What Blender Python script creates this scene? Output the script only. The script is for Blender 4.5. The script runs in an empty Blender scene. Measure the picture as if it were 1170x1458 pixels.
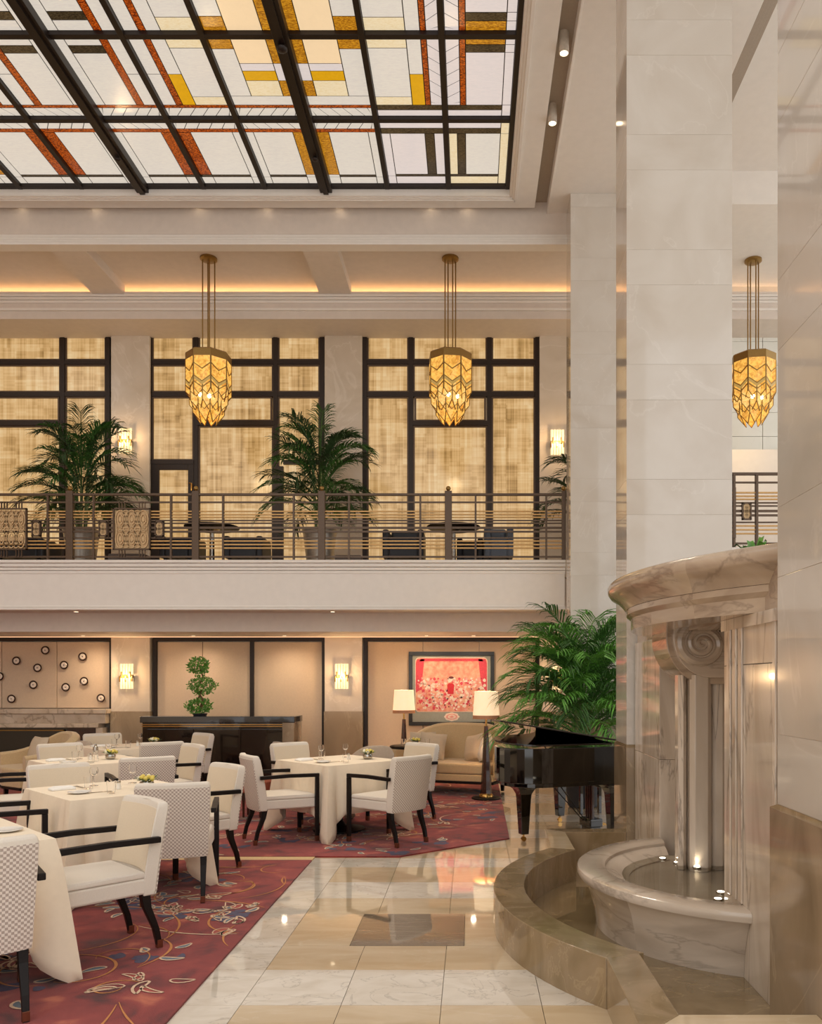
import bpy, math, random
from mathutils import Vector, Matrix
R = random.Random(7)
PI = math.pi
scn = bpy.context.scene
C = scn.collection

# ------------------------------------------------------------ camera, world, exposure
EYE = 1.6
FPX = 1180.0
cam_d = bpy.data.cameras.new('camera')
cam = bpy.data.objects.new('camera', cam_d)
C.objects.link(cam)
cam.location = (0, 0, EYE)
cam.rotation_euler = (PI / 2, 0, 0)
cam_d.sensor_width = 36
cam_d.lens = FPX / 1458 * 36
cam_d.shift_x = -(670 - 585) / 1458
cam_d.shift_y = (973 - 729) / 1458
cam_d.clip_end = 100
scn.camera = cam
world = bpy.data.worlds.new('world')
scn.world = world
world.use_nodes = True
world.node_tree.nodes['Background'].inputs[0].default_value = (1.0, 0.985, 0.97, 1)
world.node_tree.nodes['Background'].inputs[1].default_value = 1.2
scn.view_settings.view_transform = 'Standard'
scn.view_settings.look = 'None'
scn.view_settings.exposure = 0.2
scn.view_settings.gamma = 1.0
scn.view_settings.use_curve_mapping = False


def px(x, y, Y):            # a pixel of the photograph at depth Y -> X, Z
    return ((x - 670) * Y / FPX, EYE - (y - 973) * Y / FPX)


# ------------------------------------------------------------ materials
def nt(name):
    m = bpy.data.materials.new(name)
    m.use_nodes = True
    return m, m.node_tree, m.node_tree.nodes['Principled BSDF']


def rgb(h):
    def lin(c):
        c /= 255
        return c / 12.92 if c <= .04045 else ((c + .055) / 1.055) ** 2.4
    return tuple(lin(int(h[i:i + 2], 16)) for i in (0, 2, 4)) + (1,)


def node(t, typ, **kw):
    n = t.nodes.new(typ)
    for k, v in kw.items():
        setattr(n, k, v)
    return n


def coords(t, scale=(1, 1, 1), rot=(0, 0, 0), rand=True):
    tc = node(t, 'ShaderNodeTexCoord')
    mp = node(t, 'ShaderNodeMapping')
    mp.inputs['Scale'].default_value = scale
    mp.inputs['Rotation'].default_value = rot
    t.links.new(tc.outputs['Object'], mp.inputs[0])
    if rand:
        oi = node(t, 'ShaderNodeObjectInfo')
        ml = node(t, 'ShaderNodeMath', operation='MULTIPLY')
        ml.inputs[1].default_value = 37.0
        t.links.new(oi.outputs['Random'], ml.inputs[0])
        t.links.new(ml.outputs[0], mp.inputs['Location'])
    return mp


def ramp(t, stops):
    r = node(t, 'ShaderNodeValToRGB')
    e = r.color_ramp.elements
    e[0].position, e[0].color = stops[0]
    e[1].position, e[1].color = stops[-1]
    for p, c in stops[1:-1]:
        n = e.new(p)
        n.color = c
    return r


def plain(name, h, rough=.5, metal=0.0, var=.08, scale=8, bump=0.0, bscale=200, coat=0.0, spec=.5, sheen=0.0):
    m, t, b = nt(name)
    c = rgb(h)
    mp = coords(t, (scale,) * 3)
    n = node(t, 'ShaderNodeTexNoise')
    n.inputs['Detail'].default_value = 4
    t.links.new(mp.outputs[0], n.inputs[0])
    lo = tuple(x * (1 - var) for x in c[:3]) + (1,)
    hi = tuple(min(1, x * (1 + var)) for x in c[:3]) + (1,)
    r = ramp(t, [(.3, lo), (.7, hi)])
    t.links.new(n.outputs[0], r.inputs[0])
    t.links.new(r.outputs[0], b.inputs['Base Color'])
    b.inputs['Roughness'].default_value = rough
    b.inputs['Metallic'].default_value = metal
    b.inputs['Specular IOR Level'].default_value = spec
    b.inputs['Coat Weight'].default_value = coat
    b.inputs['Coat Roughness'].default_value = .04
    b.inputs['Sheen Weight'].default_value = sheen
    if bump:
        n2 = node(t, 'ShaderNodeTexNoise')
        mp2 = coords(t, (bscale,) * 3, rand=False)
        t.links.new(mp2.outputs[0], n2.inputs[0])
        bp = node(t, 'ShaderNodeBump')
        bp.inputs['Strength'].default_value = bump
        bp.inputs['Distance'].default_value = .002
        t.links.new(n2.outputs[0], bp.inputs['Height'])
        t.links.new(bp.outputs[0], b.inputs['Normal'])
    return m


def marble(name, base, dark, vein, scale=1.2, vs=.9, stretch=(1, 1, 1), rot=(0, 0, 0), rough=.12, vw=.03, vamt=.6, coat=.3, rand=True, ior=1.5):
    m, t, b = nt(name)
    mp = coords(t, tuple(scale * s for s in stretch), rot, rand)
    n1 = node(t, 'ShaderNodeTexNoise')
    n1.inputs['Scale'].default_value = 1.3
    n1.inputs['Detail'].default_value = 7
    n1.inputs['Distortion'].default_value = 1.2
    t.links.new(mp.outputs[0], n1.inputs[0])
    r1 = ramp(t, [(.35, rgb(base)), (.72, rgb(dark))])
    t.links.new(n1.outputs[0], r1.inputs[0])
    n2 = node(t, 'ShaderNodeTexNoise')
    n2.inputs['Scale'].default_value = vs
    n2.inputs['Detail'].default_value = 9
    n2.inputs['Roughness'].default_value = .55
    n2.inputs['Distortion'].default_value = .9
    t.links.new(mp.outputs[0], n2.inputs[0])
    ab = node(t, 'ShaderNodeMath', operation='SUBTRACT')
    ab.inputs[1].default_value = .5
    t.links.new(n2.outputs[0], ab.inputs[0])
    ab2 = node(t, 'ShaderNodeMath', operation='ABSOLUTE')
    t.links.new(ab.outputs[0], ab2.inputs[0])
    r2 = ramp(t, [(0, (vamt,) * 3 + (1,)), (vw, (0, 0, 0, 1))])
    t.links.new(ab2.outputs[0], r2.inputs[0])
    mx = node(t, 'ShaderNodeMix', data_type='RGBA')
    t.links.new(r2.outputs[0], mx.inputs[0])
    t.links.new(r1.outputs[0], mx.inputs[6])
    mx.inputs[7].default_value = rgb(vein)
    t.links.new(mx.outputs[2], b.inputs['Base Color'])
    b.inputs['Roughness'].default_value = rough
    b.inputs['IOR'].default_value = ior
    b.inputs['Coat Weight'].default_value = coat
    b.inputs['Coat Roughness'].default_value = .03
    return m


def glow(name, h, strength, var=.1, scale=6, stretch=(1, 1, 1), rough=.2, h2=None, base=None, detail=4):
    m, t, b = nt(name)
    mp = coords(t, tuple(scale * s for s in stretch))
    n = node(t, 'ShaderNodeTexNoise')
    n.inputs['Detail'].default_value = detail
    n.inputs['Distortion'].default_value = .8
    t.links.new(mp.outputs[0], n.inputs[0])
    c = rgb(h)
    lo = rgb(h2) if h2 else tuple(x * (1 - var) for x in c[:3]) + (1,)
    r = ramp(t, [(.46 if detail > 6 else .32, lo), (.56 if detail > 6 else .60, c)])
    t.links.new(n.outputs[0], r.inputs[0])
    t.links.new(r.outputs[0], b.inputs['Emission Color'])
    b.inputs['Emission Strength'].default_value = strength
    b.inputs['Base Color'].default_value = rgb(base) if base else tuple(x * .3 for x in c[:3]) + (1,)
    b.inputs['Roughness'].default_value = rough
    return m


M = {}
M['white'] = plain('white painted plaster', 'EBE4DB', .6, var=.02, scale=2)
M['plaster'] = plain('warm ceiling paint', 'DDD1C5', .65, var=.03, scale=2)
M['slot'] = plain('taupe slot paint', 'AC9D8C', .7, var=.03)
M['column_stone'] = marble('polished cream limestone', 'D5CDC2', 'C9BEB0', 'E2DBD1', .9, .8, rough=.10, vw=.008, vamt=.3, coat=.5)
M['grey_stone'] = marble('brown grey marble', 'A99479', '87745C', 'CDB999', 1.6, .9, (1, 1, .5), (0.3, .4, .2), rough=.1, vw=.010, vamt=.35, coat=.5)
M['curb_stone'] = marble('olive brown marble', 'A18A6B', '85704F', 'BDA680', 3.2, 1.3, (1, 1, .5), (0.4, .3, .2), rough=.1, vw=.010, vamt=.35, coat=.5)
M['pool_stone'] = marble('wet brown marble', '96805E', '77623F', 'BFA57B', 2.0, .8, rough=.04, vw=.012, vamt=.4, coat=1)
M['white_marble'] = marble('grey veined white marble', 'E3D5C4', 'B7A590', '7E7166', 1.7, .9, (1.4, 1.4, .28), (.1, .2, 0), rough=.12, vw=.016, vamt=.6, coat=.5)
M['basin_marble'] = marble('streaked basin marble', 'DDCDBA', 'AC9A87', '877768', 1.5, .8, (.5, .5, 1.9), (.1, .15, 0), rough=.14, vw=.018, vamt=.4, coat=.5)
M['cornice_marble'] = marble('warm grey streaked marble', 'CDB8A0', 'A08A76', '7A685A', 1.5, .9, (.5, .5, 2.0), (.2, .25, 0), rough=.16, vw=.016, vamt=.45, coat=.3)
M['tile_white'] = marble('white floor marble', 'E9E0D2', 'D8CCBA', 'A79B8D', 2.6, .9, (1, 1.8, 1), rough=.05, vw=.012, vamt=.5, coat=.8)
M['tile_beige'] = marble('beige floor marble', 'DBC5A4', 'CDB48F', 'E6D6BC', 2.0, .9, (.6, 1.8, 1), rough=.05, vw=.01, vamt=.3, coat=.8)
M['tile_grey'] = marble('grey brown floor marble', '8A7A66', '746452', '9F907B', 3.0, .9, (.6, 3, 1), rough=.05, vw=.03, vamt=.4, coat=.8)
M['grout'] = plain('grout', 'A8977F', .8)
M['mantel'] = marble('mantel marble', 'D9C8B2', 'BCA78D', '7F6C58', 1.6, 1.0, rough=.2)
M['wall_panel'] = plain('beige fabric wall panel', 'D8C0A4', .75, var=.03, bump=.1, bscale=150)
M['wall_stone'] = marble('cream wall stone', 'D9CBB9', 'CBBBA6', 'E8DDCF', 1.0, .8, rough=.22, vw=.015, vamt=.4)
M['pale_tile'] = marble('pale wall stone', 'F0F1EA', 'E8E9E0', 'D5D3C8', 1.0, .8, rough=.2, vw=.01, vamt=.3)
M['dark_frame'] = plain('dark bronze frame', '2E2118', .4, .3, var=.15)
M['sky_frame'] = plain('black brown skylight bar', '20140E', .45, .2, var=.15)
M['bronze'] = plain('patinated bronze rail', '5F4E40', .42, .6, var=.15, scale=20)
M['gold_bar'] = plain('brass rail bar', 'C79C60', .4, .3, var=.1)
M['brass'] = plain('antique brass', '9A7B48', .32, .9, var=.1, scale=20)
M['brass_bright'] = plain('polished brass', 'C79A57', .2, 1, var=.05)
M['filigree'] = plain('gilt filigree', 'CDAD80', .5, .1, var=.12, scale=30)
M['black_lacquer'] = plain('black piano lacquer', '060605', .05, var=.1, coat=1)
M['dark_lacquer'] = plain('dark console lacquer', '1C1411', .12, var=.3, scale=1.5, coat=.8)
M['dark_wood'] = plain('ebonised wood', '18100D', .42, var=.25, scale=20, spec=.22)
M['mahogany'] = plain('dark mahogany', '3A1A10', .22, var=.3, scale=14, coat=.6)
M['ferrule'] = plain('copper ferrule', '7E4B36', .35, .7)
M['cream_fabric'] = plain('cream upholstery', 'E2D7C8', .85, var=.03, scale=30, bump=.25, bscale=260, sheen=.2)
M['tan_fabric'] = plain('warm cream chair fabric', 'E4D3B8', .85, var=.03, scale=30, bump=.2, bscale=260, sheen=.2)
M['sofa_fabric'] = plain('tan silk sofa fabric', 'CFB285', .6, var=.05, scale=8, bump=.15, bscale=200, sheen=.3)
M['rib_fabric'] = plain('ribbed sofa side fabric', 'CDB798', .7, var=.1, scale=60, bump=.3, bscale=120)
M['cushion'] = plain('grey cream cushion fabric', 'CBB79C', .8, var=.12, scale=50, bump=.2, bscale=120)
M['tub_fabric'] = plain('taupe velvet', 'BCA892', .75, var=.05, sheen=.4)
M['cloth'] = plain('table linen', 'F1E0C6', .8, var=.02, scale=5, bump=.08, bscale=300, sheen=.1)
M['napkin'] = plain('white napkin', 'EFEAE2', .8, var=.02)
M['porcelain'] = plain('white porcelain', 'EEEAE2', .15, var=.01, coat=.5)
M['steel'] = plain('polished steel', 'B8B2A8', .15, 1)
M['silver_pot'] = plain('silver glazed pot', 'A79F95', .3, .5, var=.12, scale=10)
M['charcoal'] = plain('charcoal leather', '24252B', .5, var=.1)
M['blue_grey'] = plain('slate blue leather', '58616E', .5, var=.08)
M['grey_velvet'] = plain('grey brown velvet', '6A5F58', .8, var=.08)
M['red_fabric'] = plain('brick red fabric', 'A4583F', .8, var=.08)
M['soil'] = plain('soil', '2A2019', .95, var=.3, scale=40)
M['leaf'] = plain('deep green leaf', '335C22', .42, var=.4, scale=3)
M['leaf_bright'] = plain('fresh green leaf', '5C9638', .4, var=.35, scale=3)
M['leaf_dark'] = plain('dark palm leaf', '2B4320', .45, var=.4, scale=3)
M['stem'] = plain('palm cane', '6F7A45', .55, var=.25, scale=10)
M['bark'] = plain('tree bark', '6B4F36', .8, var=.25, scale=20)
M['flower_yellow'] = plain('yellow petals', 'E3CB62', .6, var=.15, scale=30)
M['flower_white'] = plain('ivory petals', 'EFE6C8', .6, var=.1, scale=30)
M['shade_band'] = plain('copper lampshade trim', 'C98E66', .6)
M['disc_dark'] = plain('dark bronze dish', '4A342A', .4, .3)
M['pearl'] = plain('pearl white glaze', 'F2E3D2', .2, coat=.6)
M['white_fix'] = plain('white fitting', 'C9BCAB', .5)
M['mat_board'] = plain('sage mount board', '9FA093', .7, var=.05)
M['picture_frame'] = plain('black picture frame', '26241F', .35, coat=.3)
M['carpet'] = None
M['glow_cove'] = glow('warm cove strip', 'FFC98C', 8, .02)
M['glow_bulb'] = glow('downlight lens', 'FFE6C0', 4, .02)
M['glow_pool'] = glow('submersible light lens', 'FFF2DA', 9, .02)
M['glow_bulb_lamp'] = glow('glass bulb', 'FFE2A8', 7, .02)
M['glow_crystal'] = glow('lit crystal rod', 'FFE0AA', 1.25, .5, 45)
M['glow_shade'] = glow('lit linen lampshade', 'FFD6A4', .72, .12, 4, base='EADBC4', rough=.8)
M['glow_amber'] = glow('amber lamp glass', 'FFC75E', .78, .4, 4, h2='BE7A28', base='A87830')
M['glow_amber_soft'] = glow('pale amber lamp glass', 'FAD07A', .85, .3, 5, h2='CE923E', base='A87830')
M['glow_mesh'] = glow('etched amber glass', 'C7A45C', .6, .4, 90, base='8A6A30')
G = {
    'W': glow('opal stained glass', 'E8DFD0', .68, .06, 3, (1, 5, 1), h2='DDD3C8', rough=.15),
    'V': glow('pinkish opal glass', 'E9DCD6', .68, .06, 3, (1, 4, 1), h2='E0D5D0', rough=.15),
    'C': glow('cream stained glass', 'F2E0BC', .70, .06, 5, (1, 3, 1), h2='E8CF9C', rough=.15),
    'P': glow('peach stained glass', 'F7D8AC', .74, .03, 3, rough=.15),
    'A': glow('amber stained glass', 'D09020', .78, .3, 10, (.6, 2.5, 1), h2='8A5410', rough=.15, detail=7),
    'Y': glow('golden yellow glass', 'D9A012', .78, .1, 5, rough=.15),
    'R': glow('red orange streaky glass', 'BC5414', .85, .6, 9, (1, 2.6, 1), h2='3A0A04', rough=.15, detail=8),
    'D': glow('dark smoky glass', '5E4E36', .5, .5, 12, (.6, 3, 1), h2='181009', rough=.15, detail=7),
}


def woven(name):                                   # lit woven blind laminated in glass
    m, t, b = nt(name)
    tc = node(t, 'ShaderNodeTexCoord')

    def layer(sx, sz, w, off):
        mp = node(t, 'ShaderNodeMapping')
        mp.inputs['Scale'].default_value = (sx, 1, sz)
        mp.inputs['Location'].default_value = (off, 0, off * 1.7)
        t.links.new(tc.outputs['Object'], mp.inputs[0])
        n = node(t, 'ShaderNodeTexNoise')
        n.inputs['Scale'].default_value = 1
        n.inputs['Detail'].default_value = 2
        t.links.new(mp.outputs[0], n.inputs[0])
        ml = node(t, 'ShaderNodeMath', operation='MULTIPLY')
        ml.inputs[1].default_value = w
        t.links.new(n.outputs[0], ml.inputs[0])
        return ml

    def blocks(sx, sz, w, off):
        mp = node(t, 'ShaderNodeMapping')
        mp.inputs['Scale'].default_value = (sx, 1, sz)
        mp.inputs['Location'].default_value = (off, 0, off)
        t.links.new(tc.outputs['Object'], mp.inputs[0])
        sn = node(t, 'ShaderNodeVectorMath', operation='FLOOR')
        t.links.new(mp.outputs[0], sn.inputs[0])
        wn = node(t, 'ShaderNodeTexWhiteNoise')
        t.links.new(sn.outputs[0], wn.inputs[0])
        ml = node(t, 'ShaderNodeMath', operation='MULTIPLY')
        ml.inputs[1].default_value = w
        t.links.new(wn.outputs['Value'], ml.inputs[0])
        return ml
    ls = [layer(60, .5, .5, 1), layer(.8, 45, .2, 5), layer(14, .5, .7, 9), layer(1.3, 9, .35, 3), blocks(7, 1.6, .2, .3), blocks(2.1, 8, .22, .7), blocks(17, 4, .16, .1), blocks(5, 30, .12, .9)]
    acc = ls[0]
    for l in ls[1:]:
        a = node(t, 'ShaderNodeMath', operation='ADD')
        t.links.new(acc.outputs[0], a.inputs[0])
        t.links.new(l.outputs[0], a.inputs[1])
        acc = a
    mr = node(t, 'ShaderNodeMapRange')
    mr.inputs['From Min'].default_value = .78
    mr.inputs['From Max'].default_value = 1.62
    t.links.new(acc.outputs[0], mr.inputs['Value'])
    r = ramp(t, [(0, rgb('93703F')), (.3, rgb('C49A60')), (.6, rgb('E2B87E')), (1, rgb('F3D5A2'))])
    t.links.new(mr.outputs[0], r.inputs[0])
    t.links.new(r.outputs[0], b.inputs['Emission Color'])
    b.inputs['Emission Strength'].default_value = .68
    mxd = node(t, 'ShaderNodeMix', data_type='RGBA')
    mxd.inputs[0].default_value = .85
    t.links.new(r.outputs[0], mxd.inputs[6])
    mxd.inputs[7].default_value = (0, 0, 0, 1)
    t.links.new(mxd.outputs[2], b.inputs['Base Color'])
    b.inputs['Roughness'].default_value = .12
    return m


def checker_mat():
    m, t, b = nt('checked cut velvet')
    tc = node(t, 'ShaderNodeTexCoord')
    mp = node(t, 'ShaderNodeMapping')
    s = 1 / .0135
    mp.inputs['Scale'].default_value = (s, 0, s)
    mp.inputs['Location'].default_value = (.3, .5, .2)
    t.links.new(tc.outputs['Object'], mp.inputs[0])
    ck = node(t, 'ShaderNodeTexChecker')
    ck.inputs['Scale'].default_value = 1
    ck.inputs['Color1'].default_value = rgb('E6DBCE')
    ck.inputs['Color2'].default_value = rgb('B3A396')
    t.links.new(mp.outputs[0], ck.inputs[0])
    t.links.new(ck.outputs[0], b.inputs['Base Color'])
    b.inputs['Roughness'].default_value = .85
    return m


def carpet_mat():
    m, t, b = nt('mottled crimson carpet')
    mp = coords(t, (1, 1, 1), rand=False)
    n = node(t, 'ShaderNodeTexNoise')
    n.inputs['Scale'].default_value = 4.2
    n.inputs['Detail'].default_value = 6
    n.inputs['Distortion'].default_value = .5
    t.links.new(mp.outputs[0], n.inputs[0])
    r = ramp(t, [(.30, rgb('4E1618')), (.46, rgb('802624')), (.60, rgb('93342E')), (.72, rgb('BC6448'))])
    t.links.new(n.outputs[0], r.inputs[0])
    n2 = node(t, 'ShaderNodeTexNoise')
    n2.inputs['Scale'].default_value = 260
    t.links.new(mp.outputs[0], n2.inputs[0])
    bp = node(t, 'ShaderNodeBump')
    bp.inputs['Strength'].default_value = .5
    bp.inputs['Distance'].default_value = .004
    t.links.new(n2.outputs[0], bp.inputs['Height'])
    t.links.new(bp.outputs[0], b.inputs['Normal'])
    t.links.new(r.outputs[0], b.inputs['Base Color'])
    b.inputs['Roughness'].default_value = .95
    b.inputs['Sheen Weight'].default_value = .15
    return m


def glass_mat():
    m, t, b = nt('clear glassware')
    b.inputs['Base Color'].default_value = (1, 1, 1, 1)
    b.inputs['Roughness'].default_value = .02
    b.inputs['Transmission Weight'].default_value = 1
    b.inputs['IOR'].default_value = 1.25
    return m


def water_mat():
    m, t, b = nt('shallow clear water')
    out = t.nodes['Material Output']
    fr = node(t, 'ShaderNodeFresnel')
    fr.inputs[0].default_value = 1.33
    tr = node(t, 'ShaderNodeBsdfTransparent')
    tr.inputs[0].default_value = (.95, .95, .90, 1)
    gl = node(t, 'ShaderNodeBsdfGlossy')
    gl.inputs['Roughness'].default_value = .02
    mx = node(t, 'ShaderNodeMixShader')
    t.links.new(fr.outputs[0], mx.inputs[0])
    t.links.new(tr.outputs[0], mx.inputs[1])
    t.links.new(gl.outputs[0], mx.inputs[2])
    t.links.new(mx.outputs[0], out.inputs[0])
    return m


def print_mat():
    m, t, b = nt('pink festive print')
    mp = coords(t, (1, 1, 1), rand=False)
    n = node(t, 'ShaderNodeTexNoise')
    n.inputs['Scale'].default_value = 14
    n.inputs['Detail'].default_value = 6
    t.links.new(mp.outputs[0], n.inputs[0])
    r = ramp(t, [(.3, rgb('E8836A')), (.5, rgb('EFA383')), (.7, rgb('F3BC98'))])
    t.links.new(n.outputs[0], r.inputs[0])
    t.links.new(r.outputs[0], b.inputs['Base Color'])
    b.inputs['Roughness'].default_value = .3
    return m


M['woven'] = woven('lit woven blind')
M['check'] = checker_mat()
M['carpet'] = carpet_mat()
M['glass'] = glass_mat()
M['water'] = water_mat()
M['print'] = print_mat()
for k, h in (('ink_pink', 'DE4F5C'), ('ink_rose', 'F0A79A'), ('ink_cream', 'F6DCC8'), ('ink_dark', '6B3838'), ('ink_red', 'D2353F'),
             ('yarn_cream', 'D9B99C'), ('yarn_gold', 'C4834E'), ('yarn_blue', '5A5468'), ('yarn_teal', '6E7A84'), ('yarn_rose', 'A9554C'),
             ('strip_gold', 'CDAF82')):
    M[k] = plain(k.replace('_', ' '), h, .9, var=.12, scale=12)


# ------------------------------------------------------------ mesh helpers
class MB:
    def __init__(s):
        s.v, s.f, s.sm = [], [], False

    def add(s, vs, fs):
        o = len(s.v)
        s.v += [tuple(v) for v in vs]
        s.f += [tuple(i + o for i in f) for f in fs]
        return s

    def box(s, x0, x1, y0, y1, z0, z1):
        return s.add([(x0, y0, z0), (x1, y0, z0), (x1, y1, z0), (x0, y1, z0), (x0, y0, z1), (x1, y0, z1), (x1, y1, z1), (x0, y1, z1)],
                     [(0, 3, 2, 1), (4, 5, 6, 7), (0, 1, 5, 4), (1, 2, 6, 5), (2, 3, 7, 6), (3, 0, 4, 7)])

    def prism(s, poly, z0, z1):          # plan polygon, counter-clockwise
        n = len(poly)
        vs = [(x, y, z0) for x, y in poly] + [(x, y, z1) for x, y in poly]
        fs = [tuple(reversed(range(n))), tuple(range(n, 2 * n))] + [(i, (i + 1) % n, n + (i + 1) % n, n + i) for i in range(n)]
        return s.add(vs, fs)

    def prism_xz(s, poly, y0, y1):       # elevation polygon in x,z
        n = len(poly)
        vs = [(x, y0, z) for x, z in poly] + [(x, y1, z) for x, z in poly]
        fs = [tuple(range(n)), tuple(reversed(range(n, 2 * n)))] + [(i, n + i, n + (i + 1) % n, (i + 1) % n) for i in range(n)]
        return s.add(vs, fs)

    def rings(s, rings, cap=True, close=True):
        n = len(rings[0])
        o = len(s.v)
        for r in rings:
            s.v += [tuple(p) for p in r]
        for k in range(len(rings) - 1):
            for i in range(n if close else n - 1):
                j = (i + 1) % n
                s.f.append((o + k * n + i, o + k * n + j, o + (k + 1) * n + j, o + (k + 1) * n + i))
        if cap and close:
            s.f.append(tuple(o + i for i in reversed(range(n))))
            s.f.append(tuple(o + (len(rings) - 1) * n + i for i in range(n)))
        return s

    def lathe(s, prof, cx=0, cy=0, n=24, cap=True):
        return s.rings([[(cx + r * math.cos(2 * PI * i / n), cy + r * math.sin(2 * PI * i / n), z) for i in range(n)] for r, z in prof], cap)

    def tube(s, pts, r, n=6, cap=True):
        pts = [Vector(p) for p in pts]
        rs = r if isinstance(r, (list, tuple)) else [r] * len(pts)
        out = []
        up = None
        for i, p in enumerate(pts):
            d = (pts[min(i + 1, len(pts) - 1)] - pts[max(i - 1, 0)])
            if d.length < 1e-9:
                d = Vector((0, 0, 1))
            d.normalize()
            if up is None:
                up = Vector((0, 0, 1)) if abs(d.z) < .9 else Vector((1, 0, 0))
            a = d.cross(up)
            if a.length < 1e-6:
                a = d.cross(Vector((0, 1, 0)))
            a.normalize()
            b = a.cross(d).normalized()
            up = b
            out.append([p + rs[i] * (a * math.cos(2 * PI * k / n) + b * math.sin(2 * PI * k / n)) for k in range(n)])
        return s.rings(out, cap)

    def ball(s, c, r, n=10, m=6, sz=1.0):
        prof = []
        for k in range(m + 1):
            a = -PI / 2 + PI * k / m
            prof.append((max(r * math.cos(a), r * .02), c[2] + r * sz * math.sin(a)))
        return s.lathe(prof, c[0], c[1], n)

    def build(s, name, mat, parent=None, bevel=0, smooth=False, loc=None, seg=2, subsurf=0):
        me = bpy.data.meshes.new(name)
        me.from_pydata(s.v, [], s.f)
        me.update()
        me.materials.append(mat)
        if smooth:
            for p in me.polygons:
                p.use_smooth = True
            try:
                me.set_sharp_from_angle(angle=math.radians(40))
            except Exception:
                pass
        o = bpy.data.objects.new(name, me)
        C.objects.link(o)
        if parent:
            o.parent = parent
        if loc:
            o.location = loc
        if bevel:
            md = o.modifiers.new('bevel', 'BEVEL')
            md.width = bevel
            md.segments = seg
            md.limit_method = 'ANGLE'
        if subsurf:
            md = o.modifiers.new('subsurf', 'SUBSURF')
            md.levels = md.render_levels = subsurf
        return o


def box(name, mat, x0, x1, y0, y1, z0, z1, parent=None, bevel=0):
    return MB().box(x0, x1, y0, y1, z0, z1).build(name, mat, parent, bevel)


def struct(o):
    o['kind'] = 'structure'
    return o


def tag(o, label, cat, group=None):
    o['label'] = label
    o['category'] = cat
    if group:
        o['group'] = group
    return o


def thing(name, label, cat, loc=(0, 0, 0), rz=0, group=None):
    o = bpy.data.objects.new(name, None)
    o.empty_display_size = .1
    C.objects.link(o)
    o.location = loc
    o.rotation_euler = (0, 0, rz)
    return tag(o, label, cat, group)


def sroot(name, loc=(0, 0, 0)):
    o = bpy.data.objects.new(name, None)
    C.objects.link(o)
    o.location = loc
    return struct(o)


KIDS = {}


def copy_tree(o, parent=None):
    if not KIDS.get('ready'):
        pass
    c = o.copy()
    C.objects.link(c)
    c.parent = parent
    for ch in list(o.children):
        copy_tree(ch, c)
    return c


def dup(root, loc, rz, label, group=None):
    c = copy_tree(root)
    c.location = loc
    c.rotation_euler = (0, 0, rz)
    c['label'] = label
    if group:
        c['group'] = group
    return c


def spot(name, loc, power, color=(1, .72, .42), ang=90, parent=None, blend=.8, size=.04, rot=None):
    d = bpy.data.lights.new(name, 'SPOT')
    d.energy = power
    d.color = color
    d.spot_size = math.radians(ang)
    d.spot_blend = blend
    d.shadow_soft_size = size
    o = bpy.data.objects.new(name, d)
    C.objects.link(o)
    o.location = loc
    if rot:
        o.rotation_euler = rot
    if parent:
        o.parent = parent
    return o


def point(name, loc, power, color=(1, .68, .36), size=.05, parent=None):
    d = bpy.data.lights.new(name, 'POINT')
    d.energy = power
    d.color = color
    d.shadow_soft_size = size
    o = bpy.data.objects.new(name, d)
    C.objects.link(o)
    o.location = loc
    if parent:
        o.parent = parent
    return o


# ============================================================ LARGE STRUCTURE
YW = 14.5          # face of the rear wall
YP = 14.4          # face of its pilasters
YF = 12.3          # balcony front
ZB = 3.435         # balcony kerb top
ZS = 8.65          # skylight plane
ZC = 8.52          # main soffit
PIL = [(-10.05, -9.35), (px(158, 0, YP)[0], px(213, 0, YP)[0]), (px(462, 0, YP)[0], px(515.5, 0, YP)[0]), (px(768, 0, YP)[0], px(823, 0, YP)[0])]

# ---- floor: marble tiles on a bed
floor = struct(box('floor', M['grout'], -12, 8, -2, 15, -.30, -.022))
TX = [-1.43, -1.145, -.645, -.147, .353, .853, 1.353, 1.853, 2.353, 2.853]
TY = [2.2, 2.7, 3.2, 3.62, 4.12, 4.63, 5.05, 5.75, 6.17, 6.67, 7.21, 7.58]
y = 7.58
TY2 = []
while y < 14.4:
    y += .5
    TY2.append(y)
TY += TY2
slab = (-.738, -.039, 5.05, 5.75)


def tile(x0, x1, y0, y1, mat):
    g = .0015
    box('tile', mat, x0 + g, x1 - g, y0 + g, y1 - g, -.0215, 0, floor)


for j in range(len(TY) - 1):
    y0, y1 = TY[j], TY[j + 1]
    ym = (y0 + y1) / 2
    for i in range(len(TX) - 1):
        x0, x1 = TX[i], TX[i + 1]
        if ym > 7.7 and x1 < -.4 and False:
            continue
        if i == 0 and ym < 7.58:
            mt = M['tile_white']
        elif ym > 7.58:
            k = int((ym - 7.58) / .5)
            mt = M['tile_white'] if k % 3 else M['tile_beige']
            if k % 4 == 1 and i > 3:
                mt = M['tile_beige']
        else:
            mt = M['tile_white'] if (j in (4, 8, 10)) else M['tile_beige']
        if 4.9 < ym < 5.75 and -1 < (x0 + x1) / 2 < .2:
            # around the dark inset
            if x1 <= -.64:
                tile(x0, slab[0], y0, y1, mt)
            elif x0 >= -.15 and x1 > 0 and x0 < 0:
                tile(slab[1], x1, y0, y1, mt)
            continue
        tile(x0, x1, y0, y1, mt)
tile(slab[0], slab[1], slab[2], slab[3], M['tile_grey'])

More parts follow.
